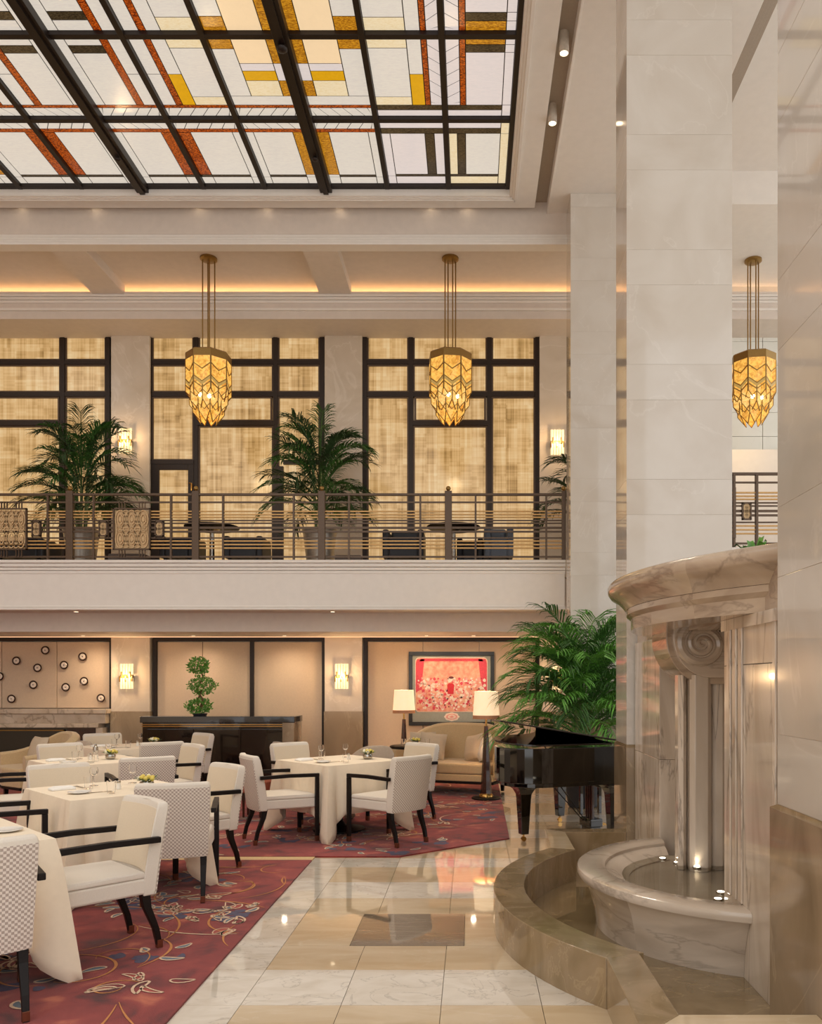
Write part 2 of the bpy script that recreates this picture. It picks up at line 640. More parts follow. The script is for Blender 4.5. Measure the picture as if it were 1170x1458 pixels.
# ---- carpets
CAR = {'near': [(-9.5, 2.2), (-1.43, 2.2), (-1.43, 7.46), (-9.5, 7.46)],
       'far': [(-9.5, 7.63), (-.66, 7.61), (.397, 8.51), (.44, 13.3), (-9.5, 13.3)]}
for o_ in (MB().prism([(-9.5, 7.46), (-1.43, 7.46), (-1.43, 7.62), (-9.5, 7.62)], 0, .008),):
    tag(o_.build('carpet_strip', M['strip_gold']), 'narrow gold beige strip between the near and the far crimson carpet', 'carpet strip')


def inside(poly, x, y, m=.0):
    c = True
    n = len(poly)
    for i in range(n):
        x0, y0 = poly[i]
        x1, y1 = poly[(i + 1) % n]
        L = math.hypot(x1 - x0, y1 - y0)
        if ((x1 - x0) * (y - y0) - (y1 - y0) * (x - x0)) / L < m:
            return False
    return True


def ribbon(mb, pts, w, z):
    n = len(pts)
    vs = []
    for i in range(n):
        x0, y0 = pts[max(i - 1, 0)]
        x1, y1 = pts[min(i + 1, n - 1)]
        d = math.hypot(x1 - x0, y1 - y0) or 1
        nx, ny = -(y1 - y0) / d, (x1 - x0) / d
        ww = w(i / (n - 1)) if callable(w) else w
        vs += [(pts[i][0] + nx * ww, pts[i][1] + ny * ww, z), (pts[i][0] - nx * ww, pts[i][1] - ny * ww, z)]
    mb.add(vs, [(2 * i + 1, 2 * i + 3, 2 * i + 2, 2 * i) for i in range(n - 1)])


def carpet(key, label, n_vines):
    poly = CAR[key]
    o = MB().prism(poly, 0, .012).build('carpet', M['carpet'])
    tag(o, label, 'carpet')
    rr = random.Random(5 if key == 'near' else 9)
    mbs = {k: MB() for k in ('yarn_cream', 'yarn_gold', 'yarn_blue', 'yarn_teal', 'yarn_rose')}

    zc = [0.0]

    def leaf(cx, cy, ang, L, W, fill, line):
        zc[0] = (zc[0] + .00013) % .0025
        pts = []
        for i in range(15):
            a = 2 * PI * i / 14
            u = .5 * L * math.cos(a)
            v = .5 * W * math.sin(a) * (1 - .35 * math.cos(a)) + .06 * L * math.cos(2 * a)
            pts.append((cx + u * math.cos(ang) - v * math.sin(ang), cy + u * math.sin(ang) + v * math.cos(ang)))
        if not all(inside(poly, x, y, .01) for x, y in pts):
            return
        if fill:
            mbs[fill].add([(cx, cy, .0125 + zc[0])] + [(x, y, .0125 + zc[0]) for x, y in pts[:-1]], [(0, i + 1, (i + 1) % 14 + 1) for i in range(14)])
        if line:
            ribbon(mbs[line], pts, .004 + .004 * rr.random(), .0155)

    def vine(x, y, a, L, bend, col, w):
        pts = []
        st = L / 24
        for i in range(25):
            if not inside(poly, x, y, .02):
                break
            pts.append((x, y))
            x += st * math.cos(a)
            y += st * math.sin(a)
            a += bend / 24 * (1 + i / 10)
        if len(pts) > 5:
            ribbon(mbs[col], pts, lambda u: w * (1 - .7 * abs(2 * u - 1)), .015)
        return pts
    xs = [p[0] for p in poly]
    ys = [p[1] for p in poly]
    for _ in range(n_vines):
        cx = rr.uniform(max(min(xs), -6.5), max(xs))
        cy = rr.uniform(min(ys), max(ys))
        if not inside(poly, cx, cy, .1):
            continue
        kind = rr.choice(['cream', 'blue', 'blue', 'vine'])
        base = rr.uniform(0, 2 * PI)
        if kind == 'vine':
            vine(cx, cy, base, rr.uniform(.6, 1.2), rr.uniform(-2.5, 2.5), rr.choice(['yarn_gold', 'yarn_cream']), .009)
            vine(cx, cy + .03, base + .3, rr.uniform(.4, .9), rr.uniform(-2, 2), 'yarn_gold', .006)
        elif kind == 'cream':
            for k in range(rr.randint(5, 8)):
                a = base + rr.uniform(-1.2, 1.2) + (PI if k % 2 else 0)
                d = rr.uniform(.06, .24)
                leaf(cx + d * math.cos(a), cy + d * math.sin(a), a + rr.uniform(-.4, .4), rr.uniform(.1, .19), rr.uniform(.035, .08), 'yarn_rose' if rr.random() < .5 else None, 'yarn_cream')
            vine(cx, cy, base, rr.uniform(.5, .9), rr.uniform(-3, 3), 'yarn_gold', .008)
        else:
            for k in range(rr.randint(6, 9)):
                a = rr.uniform(0, 2 * PI)
                d = rr.uniform(0, .17)
                leaf(cx + 1.3 * d * math.cos(a), cy + .7 * d * math.sin(a), rr.uniform(0, PI), rr.uniform(.07, .14), rr.uniform(.05, .09), 'yarn_blue', None)
            for k in range(rr.randint(3, 5)):
                a = rr.uniform(0, 2 * PI)
                d = rr.uniform(.15, .3)
                leaf(cx + d * math.cos(a), cy + d * math.sin(a), a, rr.uniform(.09, .16), rr.uniform(.03, .06), 'yarn_teal', 'yarn_cream')
    for k, mb in mbs.items():
        if mb.v:
            w = mb.build('woven_motif', M[k], o)
            w['kind'] = 'stuff'
            w['label'] = {'yarn_cream': 'cream leaf outlines', 'yarn_gold': 'gold vine lines', 'yarn_blue': 'dark blue petals', 'yarn_teal': 'grey blue leaves', 'yarn_rose': 'rose petal fills'}[k]


carpet('near', 'crimson floral carpet in the foreground under the two nearest tables', 210)
carpet('far', 'crimson floral carpet reaching back to the sofa, cut off diagonally by the marble', 200)


# ---- columns of limestone blocks with marble wainscot
def column(X0, X1, Y0, Y1, ztop, label):
    r = sroot('marble_column')
    tag(r, label, 'column')
    box('core', M['column_stone'], X0 + .003, X1 - .003, Y0 + .003, Y1 - .003, 0, ztop, r)
    box('wainscot', M['grey_stone'], X0 - .004, X1 + .012, Y0 - .012, Y1 + .09, 0, 1.02, r, .002)
    MB().rings([[(X0 - .004, Y0 - .012, 1.02), (X1 + .012, Y0 - .012, 1.02), (X1 + .012, Y1 + .09, 1.02), (X0 - .004, Y1 + .09, 1.02)],
                [(X0, Y0, 1.045), (X1, Y0, 1.045), (X1, Y1, 1.045), (X0, Y1, 1.045)]]).build('wainscot_cap', M['curb_stone'], r)
    z = 1.047
    k = 0
    while z < ztop - .05:
        h = .72 if k % 2 else .32
        z1 = min(z + h, ztop)
        box('stone_block', M['column_stone'], X0, X1, Y0, Y1, z, z1 - .0015, r, .001)
        z = z1
        k += 1
    return r


column(1.41, 2.36, 11.7, 12.2, 8.52, 'cream limestone column behind the piano palm, at the balcony end')
column(1.41, 2.365, 7.5, 8.04, 8.52, 'cream limestone column between piano and marble fountain')
column(1.41, 2.36, 3.2, 3.81, 8.52, 'nearest polished stone column at the right edge in front of the fountain')

# ---- left wall, mostly outside the picture
struct(box('wall_left', M['wall_panel'], -11.4, -11, -12, YW + .35, 0, 9.2))

# ---- rear wall
wall = struct(box('wall_back', M['wall_stone'], -11, 8, YW + .06, YW + .35, 0, 9.2))
for k, (x0, x1) in enumerate(PIL):
    box('pilaster', M['wall_stone'], x0, x1, YP, YW + .06, px(0, 1013, YP)[1], 2.4, wall, .004)
    box('wainscot', M['grey_stone'], x0 - .01, x1 + .01, YP - .015, YW + .06, 0, px(0, 1013, YP)[1], wall, .003)
    box('pilaster', M['wall_stone'], x0, x1, YP, YW + .06, ZB, 8.1, wall, .004)
# lower bays
zt = px(0, 908, YW)[1]


def lower_bay(x0, x1, cuts, zb, fr=True):
    t = .06
    if fr:
        box('panel_frame', M['dark_frame'], x0, x1, YW - .03, YW + .06, zt - t, zt, wall)
        box('panel_frame', M['dark_frame'], x0, x0 + t, YW - .03, YW + .06, 0, zt - t, wall)
        box('panel_frame', M['dark_frame'], x1 - t, x1, YW - .03, YW + .06, 0, zt - t, wall)
    xs = [x0 + t] + cuts + [x1 - t]
    for a, b in zip(xs[:-1], xs[1:]):
        box('wall_panel', M['wall_panel'], a + .005, b - .005, YW + .01, YW + .06, zb, zt - t - .01, wall, .004)


b1 = PIL[0][1], PIL[1][0]
lower_bay(b1[0], b1[1], [px(2, 0, YW)[0], px(80.5, 0, YW)[0]], px(0, 1008, YW)[1])
b2 = PIL[1][1] + .03, PIL[2][0]
lower_bay(b2[0], b2[1], [px(288, 0, YW)[0]], 0)
cx = px(359, 0, YW)[0]
b3 = PIL[2][1] + .02, PIL[3][0]
box('panel_frame', M['dark_frame'], cx - .035, cx + .035, YW - .03, YW + .03, 0, zt - .06, wall)
lower_bay(b3[0], b3[1], [px(602, 0, YW)[0], px(682, 0, YW)[0]], 0)
box('wall_panel', M['wall_panel'], PIL[3][1] + .02, 8, YW + .02, YW + .06, 0, 2.4, wall)
# pale stone cladding of the upper right wall
z = ZB
k = 0
while z < 8.0:
    for i in range(4):
        a = 2.2 + i * 1.45
        box('wall_panel', M['pale_tile'], a + .004, a + 1.446, YW - .02, YW + .06, z + .003, z + (.82 if k % 2 else .42) - .003, wall, .003)
    z += .82 if k % 2 else .42
    k += 1
# fireplace in the first bay
fp = thing('fireplace', 'marble fireplace with wide black firebox under the round wall dishes', 'fireplace', (0, YW, 0))
zm = px(0, 1013, YW)[1]
box('mantel_shelf', M['mantel'], -9.2, b1[1], -.30, .0, zm - .03, zm + .05, fp, .008)
box('lintel', M['mantel'], -9.15, b1[1] - .03, -.26, 0, zm - .20, zm - .03, fp, .006)
box('lintel_moulding', M['mantel'], -9.1, px(150, 0, YW)[0], -.29, 0, zm - .27, zm - .20, fp, .01)
box('jamb', M['mantel'], px(145, 0, YW)[0], px(153, 0, YW)[0] + .02, -.24, 0, 0, zm - .27, fp, .006)
box('inner_frame', M['mahogany'], px(103, 0, YW)[0], px(145, 0, YW)[0], -.18, 0, 0, zm - .27, fp, .004)
box('firebox', M['black_lacquer'], -9.1, px(103, 0, YW)[0], -.16, 0, 0, zm - .27, fp, .004)
box('fire_screen_bar', M['brass'], -9.1, px(99, 0, YW)[0], -.19, -.17, zm - .33, zm - .31, fp)
box('fire_screen_bar', M['brass'], px(98, 0, YW)[0], px(99, 0, YW)[0], -.19, -.17, .1, zm - .31, fp)

# ---- balcony: slab, fascia, soffit and beams
floor2 = struct(box('balcony_floor', M['tile_beige'], -11, 1.38, YF + .15, YW + .06, ZB - .2, ZB - .02))
zf0 = px(0, 868, YF)[1]
bal = sroot('balcony_front')
box('fascia', M['white'], -11, 1.40, YF + .06, YF + .2, zf0 + .06, ZB - .2, bal)
for a, b_, d in ((0, .045, .0), (.05, .10, .02), (.105, .15, .04), (.155, .20, .05)):
    box('moulding', M['white'], -11, 1.41, YF + d, YF + .25, ZB - b_, ZB - a, bal, .006)
box('moulding', M['white'], -11, 1.41, YF + .03, YF + .22, zf0, zf0 + .035, bal, .006)
box('moulding', M['white'], -11, 1.41, YF + .045, YF + .22, zf0 + .038, zf0 + .062, bal, .004)
struct(box('soffit', M['plaster'], -11, 1.40, YF + .20, YF + .62, zf0 + .005, zf0 + .15))
struct(box('lounge_ceiling', M['plaster'], -11, 8, YF + .62, YW + .06, 2.405, ZB - .2))
lst = box('linear_light', glow('concealed warm strip', 'FFC896', 1.5, .02), -11, 1.9, YP - .09, YP - .06, 2.398, 2.404)
tag(lst, 'thin warm light strip along the top of the lounge wall', 'strip light')
# upper front beam, coffers, rear bulkhead
zb = 8.04
beam = struct(box('ceiling_beam', M['plaster'], -11, 1.46, 12.2, 12.36, zb + .17, 9.2))
for d, a, b_ in ((0, .0, .04), (.01, .045, .08), (.02, .085, .12), (.03, .125, .165)):
    box('moulding', M['white'], -11, 1.42, 12.2 - .04 + d, 12.36, zb + a, zb + b_, beam, .005)
struct(box('ceiling_balcony', M['plaster'], -11, 2.6, 12.36, 14.6, 8.20, 8.4))
bulk = struct(box('ceiling_bulkhead', M['plaster'], -11, 8, 13.74, 14.6, 7.64, zb))
for d, a, b_ in ((0, .40, .36), (.01, .355, .31), (.02, .305, .26), (.0, .17, .13)):
    box('moulding', M['white'], -11, 8, 13.7 + d, 13.76, 7.64 + b_, 7.64 + a, bulk, .005)
for i in range(-1, 4):
    cxb = px(154, 0, 13.7)[0] + 3.75 * (i - 0)
    if cxb < 1.5:
        o = struct(box('coffer_beam', M['plaster'], cxb - .26, cxb + .26, 12.36, 13.74, zb, 8.2))
box('cove_strip', M['glow_cove'], -11, 8, 13.92, 13.97, zb + .005, zb + .02, bulk)
box('cove_lip', M['plaster'], -11, 8, 13.70, 13.745, zb, zb + .035, bulk)
# main ceiling: skylight surround, slot, soffit
ceil_ = sroot('ceiling')
xe = .55
box('surround', M['white'], -11, .93, 11.75, 12.06, ZC, 8.9, ceil_)
box('surround', M['white'], xe, .93, -2, 11.75, ZC, 8.9, ceil_)
for a, b_, h in ((0, .06, .0), (.06, .12, -.02)):
    pass
for k in range(3):
    e = .03 + .035 * k
    zz = ZC + .10 - .03 * k
    box('moulding', M['white'], -11, xe - .0 - e, 11.75 - e, 11.75 - e + .04, zz, 8.66, ceil_, .006) if False else None
    box('moulding', M['white'], -11, .55 + .02 + .035 * k, 11.75 + .005 + .03 * k, 11.80 + .03 * k, ZC - .012 * (k + 1), ZC, ceil_, .004)
    box('moulding', M['white'], .55 + .005 + .03 * k, .60 + .03 * k, -2, 11.80 + .03 * k, ZC - .012 * (k + 1), ZC, ceil_, .004)
box('slot_ceiling', M['slot'], -11, 1.13, 12.06, 12.2, 8.68, 8.9, ceil_)
box('slot_ceiling', M['slot'], .93, 1.13, -2, 12.06, 8.68, 8.9, ceil_)
box('main_soffit', M['white'], 1.13, 2.97, -2, 12.2, ZC, 9.2, ceil_)
box('moulding', M['white'], 1.12, 1.145, -2, 12.2, ZC - .01, 8.7, ceil_, .004)
box('main_soffit', M['white'], 2.97, 8, -2, 11.4, 8.65, 9.2, ceil_)
for k in range(4):
    box('moulding', M['grey_velvet'] if False else M['slot'], 2.97 + .045 * k, 3.01 + .045 * k, -2, 11.4, ZC + .02 * k, 8.66, ceil_, .004)
box('right_soffit', M['white'], 2.5, 8, 11.4, 13.76, 8.19, 9.2, ceil_)
box('upper_wall', M['plaster'], 1.46, 2.97, 12.2, 12.36, 8.04, 9.2, ceil_)

# ---- stained glass skylight
sky = thing('stained_glass_skylight', 'large backlit stained glass skylight with black bars over the hall', 'skylight')
NB = 10
PITCH = .866
DY = 1.36
YR = [11.72 - DY * k for k in range(6)]
YR[1] = 10.33
YR[2] = 8.985
for i in range(NB + 1):
    X = xe - PITCH * i
    w = .105 if i % 3 == 0 and i else (.035 if i else .05)
    wv = {0: .06}.get(i, .085 if i % 3 == 0 else .034)
    box('bar', M['sky_frame'], X - wv, X + wv, YR[-1], 11.75, ZS - (.10 if i % 3 == 0 and i else .05), ZS + .03, sky, .004)
    if i % 3 == 0 and i:
        box('bar_rib', M['sky_frame'], X - .035, X + .035, YR[-1], 11.74, ZS - .13, ZS - .10, sky)
for k, yy in enumerate(YR):
    box('bar', M['sky_frame'], xe - PITCH * NB, xe, yy - .035, yy + .035, ZS - .045, ZS + .03, sky, .004)
box('lead_backing', M['sky_frame'], xe - PITCH * NB, xe, YR[-1], 11.75, ZS + .0035, ZS + .03, sky)
MB().ball((xe - PITCH * 3, 9.0, ZS - .16), .06, 12, 6, .6).build('boss', M['sky_frame'], sky, smooth=True)
MB().ball((xe - PITCH * 3, 10.9, ZS - .16), .04, 12, 6, .6).build('boss', M['sky_frame'], sky, smooth=True)
MB().ball((xe - PITCH * 6, 10.9, ZS - .16), .04, 12, 6, .6).build('boss', M['sky_frame'], sky, smooth=True)

# pane layouts (u left to right, v far to near)
T0 = {
    'red': [(0, .13, .11, .82, 'W'), (.13, .8, .15, .82, 'W'), (.8, 1, .15, .82, 'R'), (.13, .8, .11, .15, 'D'), (.8, 1, .11, .15, 'D'), (0, .13, 0, .11, 'W'), (.13, .8, 0, .11, 'W'), (.8, 1, 0, .11, 'W'), (0, 1, .82, .87, 'R'), (0, 1, .87, 1, 'ch+')],
    'plain': [(0, .13, .11, .82, 'W'), (.13, .8, .15, .82, 'W'), (.8, 1, .15, .82, 'A'), (.13, .8, .11, .15, 'D'), (.8, 1, .11, .15, 'W'), (0, .13, 0, .11, 'W'), (.13, .8, 0, .11, 'W'), (.8, 1, 0, .11, 'W'), (0, 1, .82, .87, 'R'), (0, 1, .87, 1, 'ch+')],
    'c1': [(0, .14, .13, .8, 'V'), (.14, .70, .16, .8, 'V'), (.70, .85, .16, .8, 'D'), (.85, 1, .16, .8, 'V'), (.14, 1, .12, .16, 'D'), (0, .14, 0, .13, 'V'), (.14, 1, 0, .12, 'V'), (0, 1, .8, .88, 'D'), (0, 1, .88, 1, 'V')],
    'c0': [(0, .14, .16, .8, 'C'), (.14, .28, .16, .8, 'D'), (.28, .86, .16, .8, 'W'), (.86, 1, 0, .8, 'C'), (0, .86, .12, .16, 'D'), (0, .86, 0, .12, 'C'), (0, .86, .8, .88, 'D'), (0, .86, .88, 1, 'V'), (.86, 1, .8, 1, 'C')],
}
T1 = {
    'c5': [(0, 1, 0, .11, 'ch-'), (0, 1, .11, .15, 'R'), (0, .15, .15, 1, 'W'), (.15, .66, .15, .8, 'W'), (.66, .78, .15, 1, 'R'), (.78, 1, .15, .55, 'W'), (.78, 1, .55, 1, 'W'), (.15, .66, .8, .89, 'D'), (.15, .66, .89, 1, 'W')],
    'c4': [(0, 1, 0, .11, 'ch-'), (0, 1, .11, .15, 'R'), (0, .2, .15, .55, 'W'), (0, .2, .55, 1, 'W'), (.2, .3, .15, 1, 'R'), (.3, .5, .15, .55, 'Y'), (.3, .5, .55, 1, 'W'), (.5, 1, .15, .26, 'C'), (.5, 1, .26, .86, 'W'), (.5, 1, .86, 1, 'C')],
    'c3': [(0, 1, 0, .11, 'ch-'), (0, 1, .11, .15, 'R'), (0, 1, .15, .27, 'W'), (0, .33, .27, .85, 'W'), (0, .33, .85, 1, 'A'), (.33, .84, .27, .47, 'C'), (.33, .84, .47, .59, 'Y'), (.33, .84, .59, .68, 'V'), (.33, .84, .68, 1, 'P'), (.84, 1, .27, .47, 'A'), (.84, 1, .47, .68, 'V'), (.84, 1, .68, 1, 'A')],
    'c1': [(0, 1, 0, .08, 'V'), (0, 1, .08, .15, 'D'), (0, .55, .15, .26, 'C'), (0, .55, .26, .86, 'W'), (0, .55, .86, 1, 'C'), (.55, .75, .15, .55, 'Y'), (.55, .75, .55, 1, 'W'), (.75, .83, .15, 1, 'R'), (.83, 1, .15, 1, 'cv+')],
    'c0': [(0, .86, 0, .08, 'V'), (0, .86, .08, .15, 'D'), (0, .20, .15, 1, 'cv-'), (.20, .29, .15, 1, 'R'), (.29, .86, .15, .81, 'V'), (.29, .86, .81, .9, 'D'), (.29, .86, .9, 1, 'A'), (.86, 1, 0, .15, 'V'), (.86, 1, .15, .81, 'V'), (.86, 1, .81, .9, 'V'), (.86, 1, .9, 1, 'V')],
}


def mirror(t):
    out = []
    for u0, u1, v0, v1, c in t:
        if c.startswith('ch'):
            c = 'ch-' if c[2] == '+' else 'ch+'
        out.append((1 - u1, 1 - u0, v0, v1, c))
    return out


def vflip(t):
    return [(u0, u1, 1 - v1, 1 - v0, ('ch' + ('-' if c[2] == '+' else '+')) if c.startswith('ch') else (('cv' + ('-' if c[2] == '+' else '+')) if c.startswith('cv') else c)) for u0, u1, v0, v1, c in t]


row0 = [T0['c0'], T0['c1'], mirror(T0['plain']), T0['plain'], mirror(T0['red']), T0['red'], mirror(T0['red']), T0['red'], T0['plain'], mirror(T0['plain'])]
row1 = [T1['c0'], T1['c1'], mirror(T1['c3']), T1['c3'], T1['c4'], T1['c5'], mirror(T1['c5']), mirror(T1['c4']), mirror(T1['c3']), T1['c3']]
pane_n = 0
rest = {}
for r in range(5):
    yf, yn = YR[r] - .035, YR[r + 1] + .035
    for c in range(NB):
        xr = xe - PITCH * c - (.06 if c == 0 else (.08 if c % 3 == 0 else .034))
        xl = xe - PITCH * (c + 1) + (.08 if (c + 1) % 3 == 0 else .034)
        lay = row0[c] if r == 0 else (row1[c] if r == 1 else (vflip(row1[c]) if r == 2 else (vflip(row0[c]) if r == 3 else row0[c])))
        for u0, u1, v0, v1, col in lay:
            xa, xb = xl + (xr - xl) * u0, xl + (xr - xl) * u1
            ya, yb = yf + (yn - yf) * v1, yf + (yn - yf) * v0       # ya near (small), yb far
            g = .0055
            polys = []
            key = col
            if col.startswith('ch'):
                key = 'W'
                sgn = 1 if col[2] == '+' else -1
                n = 5
                w = (xb - xa) / n
                sk = .10 * sgn
                for i in range(-1, n + 1):
                    a0, a1 = xa + i * w, xa + (i + 1) * w
                    cl = lambda q: min(max(q, xa + g), xb - g)
                    p = [(cl(a0 + g - sk / 2), ya + g), (cl(a1 - g - sk / 2), ya + g), (cl(a1 - g + sk / 2), yb - g), (cl(a0 + g + sk / 2), yb - g)]
                    if max(q[0] for q in p) - min(q[0] for q in p) > .02:
                        polys.append(p)
            elif col.startswith('cv'):
                key = 'V'
                sgn = 1 if col[2] == '+' else -1
                n = 6
                h = (yb - ya) / n
                sk = .10 * sgn
                for i in range(-1, n + 1):
                    a0, a1 = ya + i * h, ya + (i + 1) * h
                    cl = lambda q: min(max(q, ya + g), yb - g)
                    p = [(xa + g, cl(a0 + g - sk / 2)), (xb - g, cl(a0 + g + sk / 2)), (xb - g, cl(a1 - g + sk / 2)), (xa + g, cl(a1 - g - sk / 2))]
                    if max(q[1] for q in p) - min(q[1] for q in p) > .02:
                        polys.append(p)
            else:
                polys = [[(xa + g, ya + g), (xb - g, ya + g), (xb - g, yb - g), (xa + g, yb - g)]]
            near_view = r < 3 and not (r == 2 and c > 6) and c < 9
            if near_view and pane_n < 262 and (c < 7 or r < 2):
                mb = MB()
                for p in polys:
                    mb.prism(p, ZS, ZS + .003)
                mb.build('glass_pane', G[key], sky)
                pane_n += 1
            else:
                mb = rest.setdefault(key, MB())
                for p in polys:
                    mb.prism(p, ZS, ZS + .003)
for key, mb in rest.items():
    o = mb.build('small_panes', G[key], sky)
    o['kind'] = 'stuff'

# ---- downlights in the slots
DL = [(28, 295), (134, 295), (282, 296), (378, 297), (482, 297), (613, 297), (665, 297)]


def downlight(x, y, z, r, label, h=.14, power=260, tilt=0):
    t = thing('downlight', label, 'downlight', (x, y, z), 0, 'spotlights in the ceiling slot')
    MB().lathe([(r, -.0), (r, -h), (r * .82, -h - .005), (r * .8, -h + .02)], n=18).build('housing', M['white_fix'], t, smooth=True)
    MB().lathe([(r * .78, -h - .002), (r * .78, -h + .01)], n=18).build('lens', M['glow_bulb'], t)
    s = spot('beam', (0, 0, -h - .03), power, (1, .88, .72), 58, t, 1, .05, (-.55 if y > 12 else 0, 0, 0))
    return t


names = ['spotlight in the rear ceiling slot at the left picture edge', 'second spotlight from the left in the rear ceiling slot', 'spotlight in the rear slot above the left pendant lamp', 'spotlight in the rear slot between the two left pendant lamps, left one', 'spotlight in the rear slot between the two left pendant lamps, right one', 'spotlight in the rear slot just left of the second pendant lamp', 'spotlight in the rear slot at its right end by the corner']
for (x, y), nm in zip(DL, names):
    X = px(x, 0, 12.13)[0]
    downlight(X, 12.13, 8.68, .04, nm, .07)
downlight(px(788, 0, 10.0)[0] - .0, 10.15, 8.68, .055, 'dimmer side spotlight in the right ceiling slot, farther one', .22, 40)
downlight(1.015, 9.02, 8.68, .055, 'bright side spotlight in the right ceiling slot, nearer one', .22, 160)
# recessed lamps in the lounge ceiling
nm2 = ['recessed lamp in the low ceiling over the dish wall', 'recessed lamp in the low ceiling over the potted tree', 'recessed lamp in the low ceiling over the console end', 'recessed lamp in the low ceiling left above the pink picture', 'recessed lamp in the low ceiling right above the pink picture']
for X, nm in zip([px(108, 0, 13.7)[0], px(268, 0, 13.7)[0], px(400, 0, 13.7)[0], px(606, 0, 13.7)[0], px(674, 0, 13.7)[0]], nm2):
    t = thing('recessed_light', nm, 'ceiling light', (X, 13.95, 2.405), 0, 'recessed lamps in the lounge ceiling')
    MB().lathe([(.05, -.004), (.05, 0), (.035, 0), (.035, -.004)], n=18, cap=False).build('trim_ring', M['white_fix'], t)
    MB().lathe([(.034, -.003), (.034, 0)], n=18).build('lens', M['glow_bulb'], t)
    spot('beam', (0, 0, -.03), 30, (1, .78, .55), 160, t, 1)
for X, nm in ((px(104, 0, 12.6)[0], 'recessed lamp under the balcony edge at left'), (px(472, 0, 12.6)[0], 'recessed lamp under the balcony edge near the middle')):
    t = thing('recessed_light', nm, 'ceiling light', (X, 12.7, zf0 + .005), 0, 'recessed lamps under the balcony edge')
    MB().lathe([(.05, -.004), (.05, 0), (.035, 0), (.035, -.004)], n=18, cap=False).build('trim_ring', M['white_fix'], t)
    MB().lathe([(.034, -.003), (.034, 0)], n=18).build('lens', M['glow_bulb'], t)
    spot('beam', (0, 0, -.03), 12, (1, .72, .46), 80, t, 1)


# ---- upper windows
def window(n, x_l, xs_v, left_edge=True):
    # x_l.. pixel positions of the mullions on the wall plane
    w = sroot('window_%d' % n)
    Yf_, Yb = YW - .02, YW + .05
    z_top = 8.0
    P = lambda x: px(x, 0, YW)[0]
    Z = lambda y: px(0, y, YW)[1]
    xl, a, b, xr = xs_v
    box('frame_bar', M['dark_frame'], P(xl), P(xl + 6.5), Yf_ - .03, Yb, ZB, z_top, w)
    box('frame_bar', M['dark_frame'], P(xr - 6.5), P(xr), Yf_ - .03, Yb, ZB, z_top, w)
    for q in (a, b):
        box('frame_bar', M['dark_frame'], P(q - 3.2), P(q + 3.2), Yf_ - .02, Yb, ZB, z_top, w)
    for q, t in ((475, 3), (516.5, 3), (562, 3)):
        box('frame_bar', M['dark_frame'], P(xl), P(xr), Yf_ - .015, Yb, Z(q + t), Z(q - t), w)
    box('frame_bar', M['dark_frame'], P(a), P(b), Yf_ - .025, Yb, Z(606.5), Z(600), w)
    rows = [(430, 472), (478, 513.5), (519.5, 559)]
    cols = [(xl + 6.5, a - 3.2), (a + 3.2, b - 3.2), (b + 3.2, xr - 6.5)]
    for i, (c0, c1) in enumerate(cols):
        for (r0, r1) in rows:
            pane(w, P(c0), P(c1), Z(r1), Z(r0), Yf_)
        if i == 1:
            pane(w, P(c0 + 2), P(c1 - 2), Z(600), Z(565), Yf_)
            pane(w, P(c0), P(c1), ZB, Z(606.5), Yf_)
        elif i == 0 and n == 2:
            pane(w, P(c0), P(c1), Z(656), Z(565), Yf_)
        else:
            pane(w, P(c0), P(c1), ZB, Z(565), Yf_)
    return w


def pane(w, x0, x1, z0, z1, Yf_):
    t = .028
    box('pane', M['woven'], x0 + t * .6, x1 - t * .6, YW + .01, YW + .04, z0 + t * .6, z1 - t * .6, w)
    mb = MB()
    mb.box(x0, x0 + t, Yf_ + .005, YW + .02, z0, z1).box(x1 - t, x1, Yf_ + .005, YW + .02, z0, z1).box(x0 + t, x1 - t, Yf_ + .005, YW + .02, z0, z0 + t).box(x0 + t, x1 - t, Yf_ + .005, YW + .02, z1 - t, z1)
    mb.build('glazing_bead', M['bronze'], w)


window(1, 0, (-94, -24, 90, 158))
window(2, 0, (210, 279.5, 392.5, 462))
window(3, 0, (516, 585, 696.5, 768))
# balcony door in window 2
P = lambda x: px(x, 0, YW)[0]
Zp = lambda y: px(0, y, YW)[1]
dr = sroot('door_1')
box('door_frame', M['dark_frame'], P(216), P(277), YW - .06, YW + .05, Zp(662), Zp(656), dr)
box('stile', M['dark_frame'], P(217), P(228), YW - .055, YW + .03, ZB, Zp(662), dr, .004)
box('stile', M['dark_frame'], P(269), P(277), YW - .055, YW + .03, ZB, Zp(662), dr, .004)
box('rail', M['dark_frame'], P(228), P(269), YW - .055, YW + .03, Zp(670), Zp(662), dr, .004)
box('door_pane', M['woven'], P(228), P(269), YW - .02, YW + .02, ZB, Zp(670), dr)
MB().tube([(P(275), YW - .06, Zp(700)), (P(275), YW - .10, Zp(700)), (P(275), YW - .10, Zp(690)), (P(272), YW - .10, Zp(690))], .014, 8).build('door_handle', M['brass_bright'], dr, smooth=True)
box('door_post', M['dark_frame'], P(389), P(404), YW - .06, YW + .05, ZB, Zp(665), dr)
box('door_frame', M['dark_frame'], P(404), P(456), YW - .06, YW + .05, Zp(662), Zp(656), dr)


